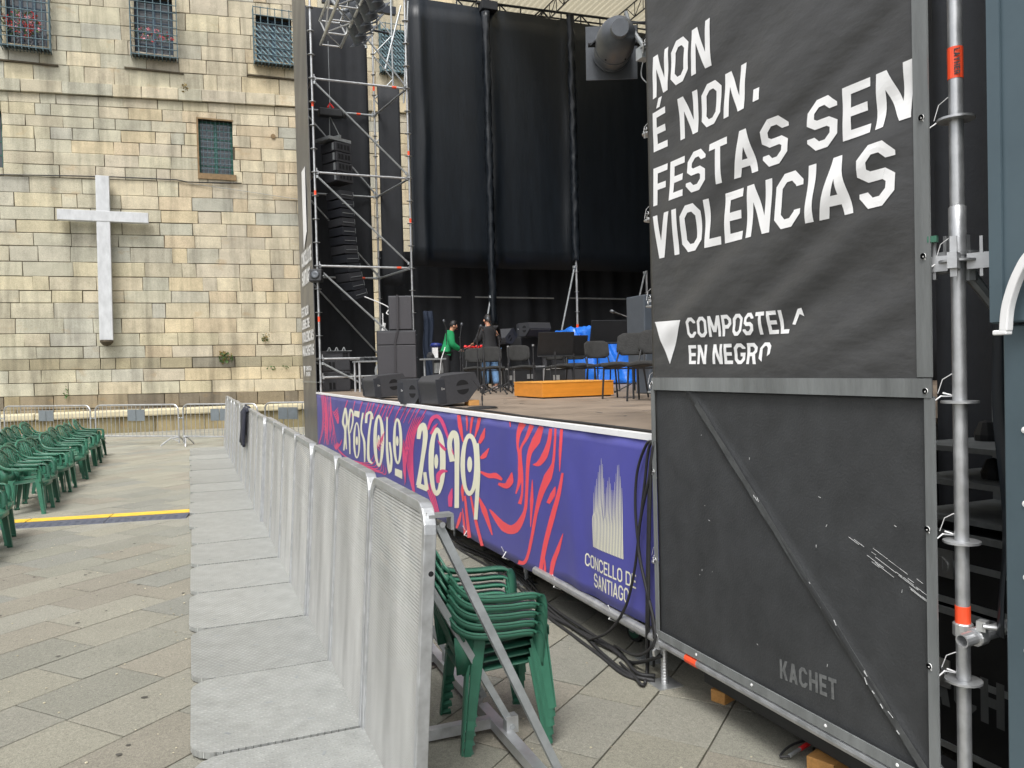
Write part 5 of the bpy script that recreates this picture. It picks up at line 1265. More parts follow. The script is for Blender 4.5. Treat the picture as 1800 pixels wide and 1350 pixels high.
# front lighting truss and its lamps
tr = thing('lighting_truss', 'aluminium box truss carrying the row of black par lamps over the stage front', 'truss', (3.0, 17, 8.5))
XT0, XT1, ZT0, ZT1, ya_, yb_ = 2.78, 3.20, 8.72, 9.22, 17.15, 3.2
mb = MB()
for x in (XT0, XT1):
    for z in (ZT0, ZT1): mb.tube((x, ya_, z), (x, yb_, z), .032, 8)
mb.build('chord', 'steel', tr)
mb = MB(); n = 22; dy = (yb_-ya_)/n
for k in range(n+1):
    y = ya_+dy*k
    for z in (ZT0, ZT1): mb.tube((XT0, y, z), (XT1, y, z), .018, 6)
    if k < n:
        y2 = y+dy
        for x in (XT0, XT1): mb.tube((x, y if k % 2 else y2, ZT0), (x, y2 if k % 2 else y, ZT1), .018, 6)
        mb.tube((XT0 if k % 2 else XT1, y, ZT0), (XT1 if k % 2 else XT0, y2, ZT0), .014, 6)
mb.build('lattice', 'steel', tr)
def par(c, axis, sc, label, yoke_to, group=None, big=False):
    c = V(c); ax = V(axis).normalized(); t = thing('par_lamp', label, 'stage lamp', c, group); r = .105*sc
    prof = [(0, -.30*sc), (r*.42, -.30*sc), (r*.46, -.285*sc), (r*.46, -.262*sc), (r*.78, -.225*sc), (r*.93, -.16*sc), (r, -.08*sc), (r, .0), (r*1.04, .002), (r*1.04, .012*sc), (r, .014*sc), (r, .13*sc), (r*1.05, .132*sc), (r*1.05, .15*sc), (r*.9, .15*sc), (r*.86, .05*sc), (0, .02*sc)]
    mb = MB(); mb.lathe(prof, c, ax, 28); o = mb.build('can', 'lampbody' if big else 'lampdark', t); smooth_by_angle(o, 35)
    sd = V((-ax.y, ax.x, 0)).normalized() if abs(ax.z) < .98 else V((1, 0, 0)); up = sd.cross(ax)
    s3 = Matrix((sd, up, ax)).transposed()
    mb = MB(); F = .29*sc if big else .27*sc; e = .020*sc; fc = c+ax*.163*sc; rb = r*1.0
    hole = [s3 @ V((rb*cos(2*pi*k/24), rb*sin(2*pi*k/24), 0)) for k in range(24)]
    sq = []
    for k in range(24):
        a = 2*pi*k/24; m = max(abs(cos(a)), abs(sin(a))); sq.append(s3 @ V((F/2*cos(a)/m, F/2*sin(a)/m, 0)))
    z1 = ax*.008*sc; vs = [fc+p for p in hole]+[fc+p for p in sq]+[fc+p+z1 for p in hole]+[fc+p+z1 for p in sq]; fs = []
    for k in range(24):
        j = (k+1) % 24; fs += [(k, 24+k, 24+j, j), (48+k, 48+j, 72+j, 72+k), (24+k, 72+k, 72+j, 24+j)]
    mb.add(vs, fs); mb.build('gel_frame', 'lampbody' if big else 'lampdark', t)
    yt = V(yoke_to); yd = (yt-c).normalized(); h = (yt-c).length; pr = r*1.22
    mb = MB(); mb.ribbon([c+sd*pr, c+sd*pr+yd*(h*.7), c+sd*pr*.7+yd*h, c-sd*pr*.7+yd*h, c-sd*pr+yd*(h*.7), c-sd*pr], .028*sc, .005*sc, ax); mb.build('yoke', 'dark' if not big else 'lampbody', t)
    mb = MB()
    for s_ in (-1, 1): mb.tube(c+sd*s_*r*.98, c+sd*s_*pr*1.12, .012*sc, 8)
    if big:
        for k in range(6): a = 2*pi*k/6; q = s3 @ V((cos(a)*r*1.005, sin(a)*r*1.005, -.05*sc)); mb.lathe([(.006, 0), (.006, .003)], c+q, q, 8)
    mb.build('knob', 'hole' if big else 'galvd', t)
    return t
for k in range(7):
    y = 16.2-k*.52
    par((XT1+.14, y, ZT0+.0), (.52, .48, -.70), 1.42, f'black par lamp on the overhead truss, {["lowest in the picture and farthest out", "second up from the far end", "third up from the far end", "fourth up from the far end", "fifth up from the far end", "sixth up from the far end", "seventh up from the far end"][k]}', (XT1+.02, y+.04, ZT1-.08), 'par lamps along the overhead truss')
# side truss ladders seen beside the inner post
lt_ = thing('ladder_truss', 'vertical lattice truss standing against the inner post of the far tower', 'truss', (4.5, 19.9, 8))
mb = MB()
for x in (4.52, 5.02): mb.tube((x, 19.95, 4), (x, 19.95, 12), .025, 6)
for k in range(9): z = 7+k*.55; mb.tube((4.52 if k % 2 else 5.02, 19.95, z), (5.02 if k % 2 else 4.52, 19.95, z+.55), .017, 5)
mb.tube((4.55, 18.8, 9.0), (5.0, 18.9, 10.6), .024, 6); mb.tube((4.95, 18.7, 8.2), (5.1, 18.6, 10.6), .02, 6)
mb.build('lattice', 'galvd', lt_)
gd = thing('rear_girder', 'dark horizontal girder crossing high behind the far tower', 'girder', (4.35, 20.6, 10.6))
mb = MB(); mb.box((4.35, 20.6, 11.25), (1.9, .12, .2), rot(0, .03)); mb.tube((3.6, 20.6, 10.72), (5.2, 20.6, 10.62), .03, 6); mb.build('beam', 'trussd', gd)
mb = MB()
for k in range(5): mb.tube((3.9+k*.22, 20.55, 10.68), (3.9+k*.22, 20.55, 11.2), .02, 5)
mb.build('hanger', 'trussd', gd)
# big near lamp hanging off the near tower
big_lamp = par(at(1080, 78, 'y', 4.45), (.40, .905, .11), 1.16, 'large grey par lamp with square gel frame hung beside the slogan banner', at(1118, 40, 'y', 4.32), None, True)
t = big_lamp
mb = MB(); a = at(1108, 48, 'y', 4.30); mb.tube(a, (XT, YN1+.03, 3.62), .014, 8); mb.tube(at(1100, 20, 'y', 4.30), at(1112, 62, 'y', 4.30), .012, 8); mb.box((XT-.02, YN1+.05, 3.62), (.06, .07, .07)); mb.build('arm', 'galvd', t)
mb = MB(); mb.path(curve([at(1141, 85, 'y', 4.1), at(1130, 110, 'y', 4.12), at(1128, 135, 'y', 4.12), at(1143, 150, 'y', 4.08)], 5), .004, 5); mb.build('safety_wire', 'galvd', t)

# ------------------------------------------------------------------ equipment on the stage
# conductor's podium
c0, c1, c2 = gz(954, 701, ZS), gz(1079.5, 697, ZS), gz(904.5, 699, ZS)
pd = thing('podium', 'low orange wooden podium in the middle of the stage front', 'podium', c0)
ux = (c1-c0).normalized(); ux = V((1, 0, 0)); uy = V((0, 1, 0)); Lx = 1.08; Ly = 1.0
mb = MB(); q = [c0, c0+ux*Lx, c0+ux*Lx+uy*Ly, c0+uy*Ly]
mb.prism([p+V((0, 0, .018)) for p in q], (0, 0, .19)); mb.build('body', 'wood', pd, bevel=.006)
mb = MB(); mb.prism([p+V((0, 0, .208)) for p in [c0-ux*.006-uy*.006, c0+ux*(Lx+.006)-uy*.006, c0+ux*(Lx+.006)+uy*(Ly+.006), c0-ux*.006+uy*(Ly+.006)]], (0, 0, .012)); mb.build('top', 'woodl', pd, bevel=.003)
mb = MB(); mb.prism([p+V((0, 0, .0)) for p in [c0+ux*.03+uy*.03, c0+ux*(Lx-.03)+uy*.03, c0+ux*(Lx-.03)+uy*(Ly-.03), c0+ux*.03+uy*(Ly-.03)]], (0, 0, .018)); mb.build('plinth', 'dark', pd)

# wedge monitors: profile in the local XZ plane (X = towards the performers), extruded along Y
def wedge(loc, rz, label, tilt=0, name='stage_monitor', s=1.0):
    t = thing(name, label, 'stage monitor', (0, 0, 0), 'wedge monitors on the stage'); W = .74*s
    pr = [(0, 0), (.36, 0), (.56, .19), (.50, .36), (.06, .36), (-.02, .30)]; pr = [(x*s, z*s) for x, z in pr]
    mb = MB(); mb.prism([(x, -W/2, z) for x, z in pr], (0, W, 0)); o = mb.build('cabinet', 'cab', t, bevel=.018)
    mb = MB(); a, b = V((.36*s, 0, .0)), V((.56*s, 0, .19*s)); u = (b-a); n = V((u.z, 0, -u.x)).normalized()
    mb.prism([a+u*.08+V((0, -W/2+.03, 0))+n*.002, a+u*.92+V((0, -W/2+.03, 0))+n*.002, a+u*.92+V((0, W/2-.03, 0))+n*.002, a+u*.08+V((0, W/2-.03, 0))+n*.002], n*.01); mb.build('grille', 'grille', t)
    for sg in (-1, 1):
        mb = MB(); cx, cz, R = .32*s, .19*s, .085*s; y = sg*(W/2+.002)
        for half in (0, 1):
            ring = []
            for k in range(11):
                a = pi*(.08+.84*k/10)+(pi if half else 0); ring.append((cx+R*cos(a), y, cz+R*sin(a)+( -.006 if half else .006)))
            mb.prism(ring, (0, -sg*.006, 0))
        mb.build('handle_cup', 'hole', t)
    mb = MB(); mb.bbox((-.026*s, -W/2-.003, .02), (.09*s, -W/2+.012, .33*s)); mb.bbox((-.026*s, W/2-.012, .02), (.09*s, W/2+.003, .33*s)); mb.build('end_cheek', 'cabd', t, bevel=.006)
    mb = MB(); mb.lathe([(.010, 0), (.008, .004), (0, .004)], (.07*s, -W/2-.003, .20*s), (0, -1, 0), 8); mb.box((.045*s, -W/2-.004, .205*s), (.012, .004, .03)); mb.build('socket', 'steel', t)
    t.location = loc; t.rotation_euler = (0, tilt, rz); return t
wedge(V((2.60, 8.98, ZS+.012)), radians(3), 'largest black wedge monitor, nearest one at the stage edge, with split round handle', radians(-6), s=.92)
wedge(V((2.62, 12.4, ZS+.012)), radians(4), 'black wedge monitor at the stage edge next to the loudspeaker stack', radians(-5), s=.92)
wedge(V((2.95, 10.95, ZS+.0)), radians(-62), 'black wedge monitor turned sideways between the two at the stage edge', 0, s=.85)
wedge(V((2.75, 9.95, ZS+.0)), radians(-70), 'black wedge monitor mostly hidden behind the largest one', 0, s=.85)
mb = MB(); mb.box((3.02, 8.72, ZS+.032), (.12, .18, .06)); tag(mb.build('timber_wedge', 'block'), 'small timber block propping the largest wedge monitor', 'timber block', 'timber packing blocks')
mb = MB(); mb.box((3.1, 12.1, ZS+.03), (.12, .18, .055)); tag(mb.build('timber_wedge', 'block'), 'small timber block propping the wedge monitor by the loudspeaker stack', 'timber block', 'timber packing blocks')

# side-fill stack
p = gz(702, 696, ZS); R = radians(-14)
def cabinet(name, c, size, rz, label, group=None, split=None):
    t = thing(name, label, 'loudspeaker', c, group); c = V(c); x, y, z = size; Rm = rot(rz)
    W = lambda a: c+Rm @ V(a)
    mb = MB(); mb.box(W((0, y/2, z/2)), (x, y-.03, z), Rm); mb.build('cabinet', 'cabd', t, bevel=.012)
    mb = MB()
    if split:
        z0 = .02
        for s_ in split: mb.box(W((0, .006, (z0+s_-.012)/2)), (x-.03, .03, s_-z0-.012), Rm); z0 = s_
    else: mb.box(W((0, .006, z/2)), (x-.03, .03, z-.03), Rm)
    mb.build('grille', 'grille', t, bevel=.008)
    mb = MB()
    for zz in (z*.32, z*.7): mb.box(W((x/2+.001, y*.5, zz)), (.006, .24, .10), Rm)
    mb.build('handle_cup', 'hole', t)
    return t
cabinet('subwoofer', (p.x-.02, p.y, ZS), (.66, .80, 1.10), R, 'tall dark loudspeaker forming the base of the stage-side stack', 'stage-side loudspeaker stack', (.30, .86, 1.09))
cabinet('loudspeaker', (p.x+.06, p.y, ZS+1.10), (.40, .55, .58), R, 'smaller dark loudspeaker strapped on top of the stage-side stack', 'stage-side loudspeaker stack')
mb = MB(); Rm = rot(R); q = V((p.x, p.y, ZS)); mb.ribbon([q+Rm @ V((-.06, -.03, .02)), q+Rm @ V((-.05, -.035, .9)), q+Rm @ V((-.0, -.035, 1.1)), q+Rm @ V((.01, -.035, 1.69)), q+Rm @ V((.01, .3, 1.70))], .035, .006, (1, 0, 0)); tag(mb.build('ratchet_strap', 'grille'), 'grey strap running down the front of the loudspeaker stack', 'strap')
p = at(755, 600, 'y', 19.2); mb = MB(); g = [[(p.x+.25*(i/6-.5)+.04*sin(j), 19.3+.05*sin(i*2+j), ZS+1.9*j/9) for i in range(7)] for j in range(10)]; mb.sheet(g, .01); tag(mb.build('blue_cloth', mat('navy_cloth', (.012, .022, .045), .8), smooth=True), 'dim navy cloth hanging in the dark beside the loudspeaker stack', 'cloth')
p = at(768, 590, 'y', 17.5); mb = MB(); mb.lathe([(0, -.05), (.12, -.04), (.15, .0), (.12, .05), (0, .07)], (p.x-.02, 17.5, ZS+.97), (.1, .1, 1), 14); o = mb.build('shade', mat('blue_plastic', (.015, .03, .18), .4), None, smooth=True); tag(o, 'blue rounded cover behind the loudspeaker stack', 'cover'); o.name = 'blue_cover'
mb = MB(); mb.tube((p.x-.1, 17.5, ZS), (p.x-.1, 17.5, ZS+1.0), .02, 6); mb.box((p.x-.1, 17.5, ZS+.01), (.3, .3, .02)); mb.build('stand', 'dark', o)

# amplifier boxes at far left
def amp(c, label):
    t = thing('amplifier_case', label, 'amplifier', c, 'grey amplifier boxes at the foot of the far tower'); c = V(c); x, y, z = .60, .6, .44
    mb = MB(); mb.bbox(c, c+V((x, y, z))); mb.build('case', 'grille', t, bevel=.008)
    mb = MB()
    for sx in (.02, .315): mb.bbox(c+V((sx, -.012, .02)), c+V((sx+.27, -.001, z-.02)))
    mb.build('front_panel', 'cab', t, bevel=.004)
    mb = MB()
    for sx in (.13, .21, .44, .50): mb.bbox(c+V((sx, -.016, .05 if sx < .3 else .28)), c+V((sx+.055, -.0125, .20 if sx < .3 else .40)))
    mb.build('vent', 'hole', t)
xa_ = at(585, 660, 'y', 17.2).x
for k, (sx, sz, lab) in enumerate(((-.02, 0, 'lower left grey amplifier box inside the far tower'), (-.02, .45, 'upper left grey amplifier box with cables on top inside the far tower'), (.60, 0, 'lower right grey amplifier box inside the far tower'), (.60, .45, 'upper right grey amplifier box inside the far tower'))):
    if k < 2: amp((xa_-.12+sx*1.0, 17.65, ZS+sz), lab)
for k in range(3):
    mb = MB(); mb.path(curve([(xa_-.0+k*.16, 17.8, ZS+.9), (xa_+.03+k*.16, 17.75, ZS+.97), (xa_+.07+k*.16, 17.8, ZS+.9)], 5), .012, 5)
    tag(mb.build('plug_lead', 'steel'), 'looped plug lead standing on the tray above the amplifier boxes', 'lead', 'looped plug leads on the tray')
mb = MB(); mb.bbox((xa_-.05, 17.6, ZS+.888), (xa_+.5, 18.1, ZS+.896)); tag(mb.build('tray', 'galvd'), 'thin metal tray lying on top of the amplifier boxes', 'tray')
t = thing('patch_table', 'small grey metal table with dark gear behind the left wedge monitor', 'table', (3.5, 16.6, ZS))
xa2 = at(636, 640, 'y', 16.6).x
mb = MB(); mb.bbox((xa2-.12, 16.4, ZS+.62), (xa2+.85, 17.0, ZS+.65)); mb.build('top', 'galvd', t)
for dx in (-.08, .80):
    for y in (16.45, 16.95): mb = MB(); mb.tube((xa2+dx, y, ZS), (xa2+dx, y, ZS+.62), .025, 6); mb.build('leg', 'galv', t)
r_ = random.Random(3)
for k in range(6):
    mb = MB(); mb.box((xa2+.05+k*.13, 16.6+r_.random()*.2, ZS+.686), (.10, .14, .07), rot(r_.random())); tag(mb.build('connector_box', 'dark', None, bevel=.01), 'black connector box lying on the grey metal table', 'equipment', 'connector boxes on the metal table')
mb = MB(); c = V((at(664, 640, 'y', 16.9).x, 16.35, ZS+.42))
for k in range(4): mb.path([(c.x+(.15+.008*k)*cos(2*pi*i/18), c.y+.012*k, c.z+(.19+.006*k)*sin(2*pi*i/18)) for i in range(18)], .010, 5, closed=True)
tag(mb.build('cable_coil', 'galvd'), 'coil of grey cable hanging beside the loudspeaker stack', 'cable coil')

# microphone stands
def mic_stand(px, py, h, label, boom=None, mic=True, group='microphone stands on the stage', base='tri', r=.011, zb=None):
    p = gz(px, py, ZS); t = thing('microphone_stand', label, 'microphone stand', p, group)
    mb = MB(); mb.tube(p+V((0, 0, .03)), p+V((0, 0, h*.6)), r*1.3, 8); mb.tube(p+V((0, 0, h*.6)), p+V((0, 0, h)), r, 8); mb.lathe([(r*2, -.03), (r*2.2, 0), (r*2, .03)], p+V((0, 0, h*.6)), n=8); mb.build('pole', 'stand', t)
    if base == 'tri':
        for k in range(3):
            a = 2*pi*k/3+.5; mb = MB(); mb.tube(p+V((0, 0, .16)), p+V((.30*cos(a), .30*sin(a), .012)), r, 6); mb.lathe([(.016, 0), (.016, .03)], p+V((.30*cos(a), .30*sin(a), 0)), n=6); mb.build('leg', 'dark', t)
    else:
        mb = MB(); mb.lathe([(.16, 0), (.16, .012), (.14, .02), (.02, .028)], p, n=20); mb.build('round_base', 'dark', t)
    top = p+V((0, 0, h)); e = top
    if boom:
        e = top+V(boom); mb = MB(); mb.tube(top-V(boom)*.35, e, r*.8, 6); mb.lathe([(.02, -.02), (.02, .02)], top, (0, 1, 0), 8); mb.build('boom', 'stand', t)
    if mic:
        d = (V(boom).normalized() if boom else V((-.3, 0, 1)).normalized())
        m_ = thing('microphone', 'black microphone clipped on the '+label.replace('black ', '').replace(' microphone stand', ' stand', 1).replace('shorter stand next to the one right of', 'shorter stand second to the right of'), 'microphone', e, 'microphones on stands')
        mb = MB(); mb.lathe([(.010, 0), (.016, .12), (.022, .125)], e, d, 10); mb.build('handle', 'dark', m_)
        mb = MB(); mb.lathe([(.022, .125), (.027, .14), (.027, .17), (.018, .19), (0, .195)], e, d, 10); mb.build('head_grille', 'lampbody', m_, smooth=True)
    return t
mic_stand(787, 684, 1.32, 'black microphone stand in front of the man in green', None)
mic_stand(811, 684, 1.10, 'black microphone stand just right of the man in green', (.02, 0, .12))
mic_stand(815, 685, .82, 'shorter black microphone stand next to the one right of the man in green', (.22, -.1, .10))
mic_stand(841, 690, .95, 'tall black microphone stand left of the man in black', (.0, -.1, .10))
mic_stand(852, 692, 1.02, 'tall black microphone stand overlapping the man in black', None, False)
mic_stand(880, 693, .92, 'black boom microphone stand just right of the man in black', (-.10, 0, .16))
mic_stand(1116, 690, 1.12, 'black microphone stand beside the large black board at right', (-.14, .1, .07))
t_ = mic_stand(848, 718, .18, 'short black gooseneck stand on a round base beside the largest wedge monitor', (-.10, 0, .12), False, None, 'round', .005)

# orchestra chairs
def orchestra_chair():
    t = thing('orchestra_chair', '', 'chair', (0, 0, 0), 'black orchestra chairs on the stage')
    mb = MB(); g = [[(-.21+.43*i/6, (-.22+.44*j/6)*(.94+.06*i/6), .46-.02*(1-i/6)+.012*cos((j-3)*.9)) for j in range(7)] for i in range(7)]; mb.sheet(g, -.055) if False else mb.sheet(g, .05); mb.build('seat', 'chairfab', t, smooth=True, bevel=.015)
    mb = MB(); g = []
    for i in range(7):
        row = []
        for j in range(7):
            y = -.22+.44*j/6; z = .545+.29*i/6; cr_ = .03*(1 if i in (0, 6) and j in (0, 6) else 0); row.append((-.235-.06*i/6-.035*(1-((j-3)/3)**2), y*(1-(.10 if i in (0, 6) and j in (0, 6) else 0)), z+(cr_ if i == 0 else -cr_)))
        g.append(row)
    mb.sheet(g, .038); mb.build('backrest', 'chairfab', t, smooth=True, bevel=.012)
    for sy in (-.20, .20):
        mb = MB(); mb.path([(.19, sy*1.08, 0), (.165, sy, .40), (-.16, sy, .405), (-.23, sy*.9, .60)], .012, 7); mb.build('side_frame', 'dark', t)
        mb = MB(); mb.tube((-.15, sy, .40), (-.24, sy*1.1, 0), .012, 7); mb.build('leg', 'dark', t)
        mb = MB(); mb.tube((.165, sy, .40), (.19, sy*1.08, .0), .0125, 7); mb.build('leg', 'dark', t)
    mb = MB(); mb.tube((.17, -.20, .38), (.17, .20, .38), .010, 6); mb.build('stretcher', 'dark', t)
    return t
oc = orchestra_chair(); first_oc = True
for (px, py, rz, lab, sc) in (
    (836, 686, -2.0, 'black orchestra chair left of the man in black', 1), (867, 687, -1.8, 'black orchestra chair directly in front of the man in black', 1),
    (918, 687, -1.75, 'black orchestra chair behind the left end of the orange podium', 1), (983, 686, -1.7, 'black orchestra chair behind the taller left music stand', 1),
    (1022, 685, -1.65, 'black orchestra chair behind the right music stand', 1), (1060, 688, -1.7, 'black orchestra chair in front of the blue tarpaulin', 1),
    (1098, 700, -2.55, 'black orchestra chair turned sideways at the right end of the podium', 1), (1143, 704, -2.45, 'black orchestra chair half hidden by the slogan banner', 1)):
    p = gz(px, py, ZS)
    if first_oc: o = oc; first_oc = False; o.location = p; o.rotation_euler = (0, 0, rz); o['label'] = lab
    else: o = copy_tree(oc, None, p, rz, lab)

# music stands
def music_stand(px, py, h, label, wd=.52, hd=.36, yaw=0, lean=.28, wide=False):
    p = gz(px, py, ZS); t = thing('music_stand', label, 'music stand', p, 'black music stands on the stage'); R = rot(yaw, 0, lean)
    mb = MB(); c = p+V((0, 0, h)); mb.box(c, (wd, .012, hd), R); mb.box(c+R @ V((0, -.03, -hd/2)), (wd, .07, .012), R); mb.build('desk', 'dark', t, bevel=.008)
    mb = MB(); mb.tube(p+V((0, .03, .12)), c+V((0, .04, -.06)), .011, 8); mb.lathe([(.022, -.03), (.022, .03)], c+V((0, .04, -.16)), n=8); mb.build('pole', 'stand', t)
    for k in range(3): a = 2*pi*k/3+.3; mb = MB(); mb.tube(p+V((0, .03, .16)), p+V((.27*cos(a), .27*sin(a), .01)), .010, 6); mb.build('leg', 'dark', t)
    return t
music_stand(979, 690, .80, 'taller black music stand with a wide double desk behind the podium', .62, .40, -.1)
music_stand(1012, 688, .77, 'black music stand close to the right of the wide double one', .46, .36, -.05)
for (px, lab) in ((939, 'short black pole stand with pale knob to the left of the wide double music stand'), (895, 'short black pole stand with pale knob between the orchestra chairs')):
    o = mic_stand(px, 688, .80, lab, None, False, 'short pole stands on the stage'); o.name = 'pole_stand'; mb = MB(); mb.lathe([(0, -.02), (.022, -.012), (.022, .012), (0, .02)], V(o.location)+V((0, 0, .81)), n=10); mb.build('knob', 'galv', o)
c = gz(1086, 684, ZS); bt = thing('black_board', 'large tilted black board in front of the blue tarpaulin', 'board', c)
R = rot(-.12, 0, .32); cc = c+V((.0, 0, 1.02)); mb = MB(); mb.box(cc, (.98, .02, .42), R); mb.box(cc+R @ V((0, -.03, -.20)), (.98, .05, .03), R); mb.build('board', 'black', bt, bevel=.008)
for sx in (-.36, .36): mb = MB(); mb.tube(cc+R @ V((sx, .03, -.1)), V((cc.x+sx, cc.y+.05, ZS)), .012, 6); mb.build('leg', 'dark', bt)

# cases, speakers and tarpaulin at the back
def box_on(px, py, w_, d_, h_, label, m_='dark', name='flight_case', z=ZS, rz=-.1, edge=True, group='dark cases at the back of the stage'):
    p = gz(px, py, ZS) if py > 600 else V((at(px, 640, 'y', py).x, py, ZS)); p.z = z; t = thing(name, label, 'case', p, group); R = rot(rz)
    mb = MB(); mb.box(p+V((0, 0, h_/2)), (w_, d_, h_-.01), R); mb.build('shell', m_, t, bevel=.01)
    if edge:
        mb = MB()
        for zz in (.02, h_-.02): 
            mb.box(p+R @ V((0, -d_/2, 0))+V((0, 0, zz)), (w_+.012, .014, .035), R)
        for sx in (-1, 1): mb.box(p+R @ V((sx*w_/2, -d_/2, h_/2)), (.035, .016, h_-.06), R)
        mb.build('edging', 'galv', t)
        mb = MB(); mb.box(p+R @ V((0, -d_/2-.008, h_*.5)), (.14, .012, .10), R); mb.build('latch', 'steel', t)
    return t
box_on(925, 680, .72, .6, .46, 'black flight case with bright edges behind the podium, left one')
box_on(970, 680, .55, .6, .40, 'black flight case with bright edges behind the podium, right one')
box_on(1005, 679, .45, .5, .50, 'plain grey case standing behind the right music stand', 'cab', edge=False)
box_on(893, 681, .40, .5, .42, 'small black flight case behind the low music stand')
p = gz(930, 676, ZS); q = at(928, 592, 'y', 17.0); wedge(V((q.x, 17.0, q.z)), radians(-75), 'black wedge monitor raised on dark cases at the back of the stage', 0, 'stage_monitor', .85)
box_on(928, 17.35, 1.0, .6, 1.13, 'tall dark riser case carrying the raised wedge monitor', 'cabd', edge=False)
box_on(966, 17.1, .48, .4, 1.20, 'grey box with a small white sticker beside the raised wedge monitor', 'grille', edge=False)
p = V((at(966, 640, 'y', 17.1).x, 17.1, ZS)); mb = MB(); mb.box((p.x-.06, p.y-.215, ZS+1.06), (.07, .006, .15), rot(-.1)); mb.build('sticker', 'white', bpy.data.objects['flight_case.007'] if 'flight_case.007' in bpy.data.objects else None)
p = gz(893, 676, ZS); q = at(893, 592, 'y', 16.6); wedge(V((q.x, 16.6, q.z)), radians(-150), 'pale grey wedge monitor standing on end behind the man in black', radians(40), 'stage_monitor', .72)
box_on(890, 16.9, .6, .5, 1.12, 'dark box under the pale wedge monitor behind the man in black', 'dark', edge=False)
# blue tarpaulin
t = thing('tarpaulin', 'crumpled bright blue tarpaulin thrown over equipment at the back right', 'tarpaulin', (at(1055, 640, 'y', 16).x, 16, ZS))
A_ = V((at(992, 640, 'y', 16.6).x, 16.6, ZS)); Bq = V((at(1118, 640, 'y', 15.6).x, 15.6, ZS)); mb = MB(); g = []; r_ = random.Random(8)
for i in range(34):
    s = i/33; base = A_.lerp(Bq, s); row = []
    ht = 1.28*min(1, s*9+.1)*(1 if s < .75 else 1-.25*(s-.75)/.25)
    for j in range(20):
        u = j/19
        if u < .6: z = ht*(u/.6); y = -.25*(1-u/.6)
        else: z = ht; y = (u-.6)*2.4
        z += .05*sin(s*21+u*9)*sin(u*pi)+.03*sin(s*47+u*23); y += .07*sin(s*16+u*7)+.03*sin(s*39)
        x = -.05*sin(u*9+s*5)+(-.35*(1-u/.6) if (u < .6 and s < .4) else 0)*(-1)
        row.append((base.x+x+.5*(1-min(1, u/.6))*(s-.5)*.8, base.y+y, ZS+max(.02, z)))
    g.append(row)
mb.sheet(g, .01); mb.build('cloth', 'tarp', t, smooth=True)
mb = MB(); mb.box((A_+Bq)/2+V((0, .75, .5)), (1.9, .7, .92), rot(-.1)); tag(mb.build('covered_case', 'dark'), 'dark case mostly hidden under the blue tarpaulin', 'case')
# grand-piano-like grey cabinet at the right edge
p = gz(1146, 690, ZS); t = thing('upright_cabinet', 'tall blue-grey cabinet edge showing beside the slogan banner', 'cabinet', (p.x+.25, p.y+.8, ZS))
mb = MB(); cx, cy = at(1140, 600, 'y', 9.8).x, 9.8; M['slate'] = mat('slate_panel', (.07, .085, .105), .4, 0, .1, 6)
mb.bbox((cx-.06, cy, ZS+.62), (cx+.6, cy+.5, ZS+1.42)); mb.bbox((cx-.05, cy-.01, ZS+.44), (cx+.6, cy+.5, ZS+.60)); mb.bbox((cx+.02, cy+.02, ZS), (cx+.5, cy+.4, ZS+.44)); mb.build('body', 'slate', t, bevel=.015)
mb = MB(); mb.bbox((cx-.062, cy-.012, ZS+.61), (cx+.6, cy+.0, ZS+.625)); mb.bbox((cx-.062, cy-.012, ZS+.66), (cx+.6, cy-.001, ZS+.672)); mb.build('trim', 'galvd', t)
# mixer stand bits left of the man in green
t = thing('keyboard_stand', 'grey metal stand with small boxes left of the man in green', 'stand', gz(758, 688, ZS)); p = gz(758, 688, ZS)
for sx in (-.12, .22): mb = MB(); mb.tube(p+V((sx, 0, 0)), p+V((sx, 0, .62)), .02, 8); mb.build('leg', 'galvd', t)
mb = MB(); mb.bbox(p+V((-.18, -.15, .62)), p+V((.28, .15, .65))); mb.build('top', 'galvd', t)
mb = MB(); mb.box(p+V((.15, -.05, .46)), (.15, .1, .2), rot(.2)); mb.build('control_box', 'galvd', t)
mb = MB(); mb.lathe([(.05, 0), (.09, .06), (.07, .12)], p+V((-.05, 0, .66)), (.9, -.1, .5), 12); tag(mb.build('small_lamp', 'dark'), 'small dark lamp head lying on the grey metal stand', 'lamp')
mb = MB(); mb.box(p+V((.10, 0, .76)), (.10, .07, .20)); tag(mb.build('paper_cup', 'white'), 'white card box standing on the grey metal stand', 'box'); bpy.data.objects['paper_cup'].name = 'card_box'
p = gz(777, 688, ZS); mb = MB(); mb.tube(p+V((0, 0, .62)), p+V((.09, 0, .86)), .009, 8); mb.tube(p+V((-.08, 0, .1)), p+V((0, 0, .62)), .006, 6); tag(mb.build('umbrella_stick', 'white'), 'slanting white and blue rod in front of the man in green', 'rod')
p = gz(842, 684, ZS); mb = MB(); r_ = random.Random(6)
for k in range(8): mb.lathe([(.0, 0), (.05, .02), (.05, .06), (0, .08)], p+V((-.12+.05*k, .3+r_.random()*.2, .83+r_.random()*.03)), (r_.random(), r_.random(), 1), 7)
tag(mb.build('red_bundle', ['red']), 'small red bundle between the two men', 'bundle')
mb = MB(); mb.box(p+V((.05, .42, .40)), (.5, .4, .80)); tag(mb.build('drum_case', 'dark', bevel=.02), 'dark case carrying the small red bundle between the two men', 'case')

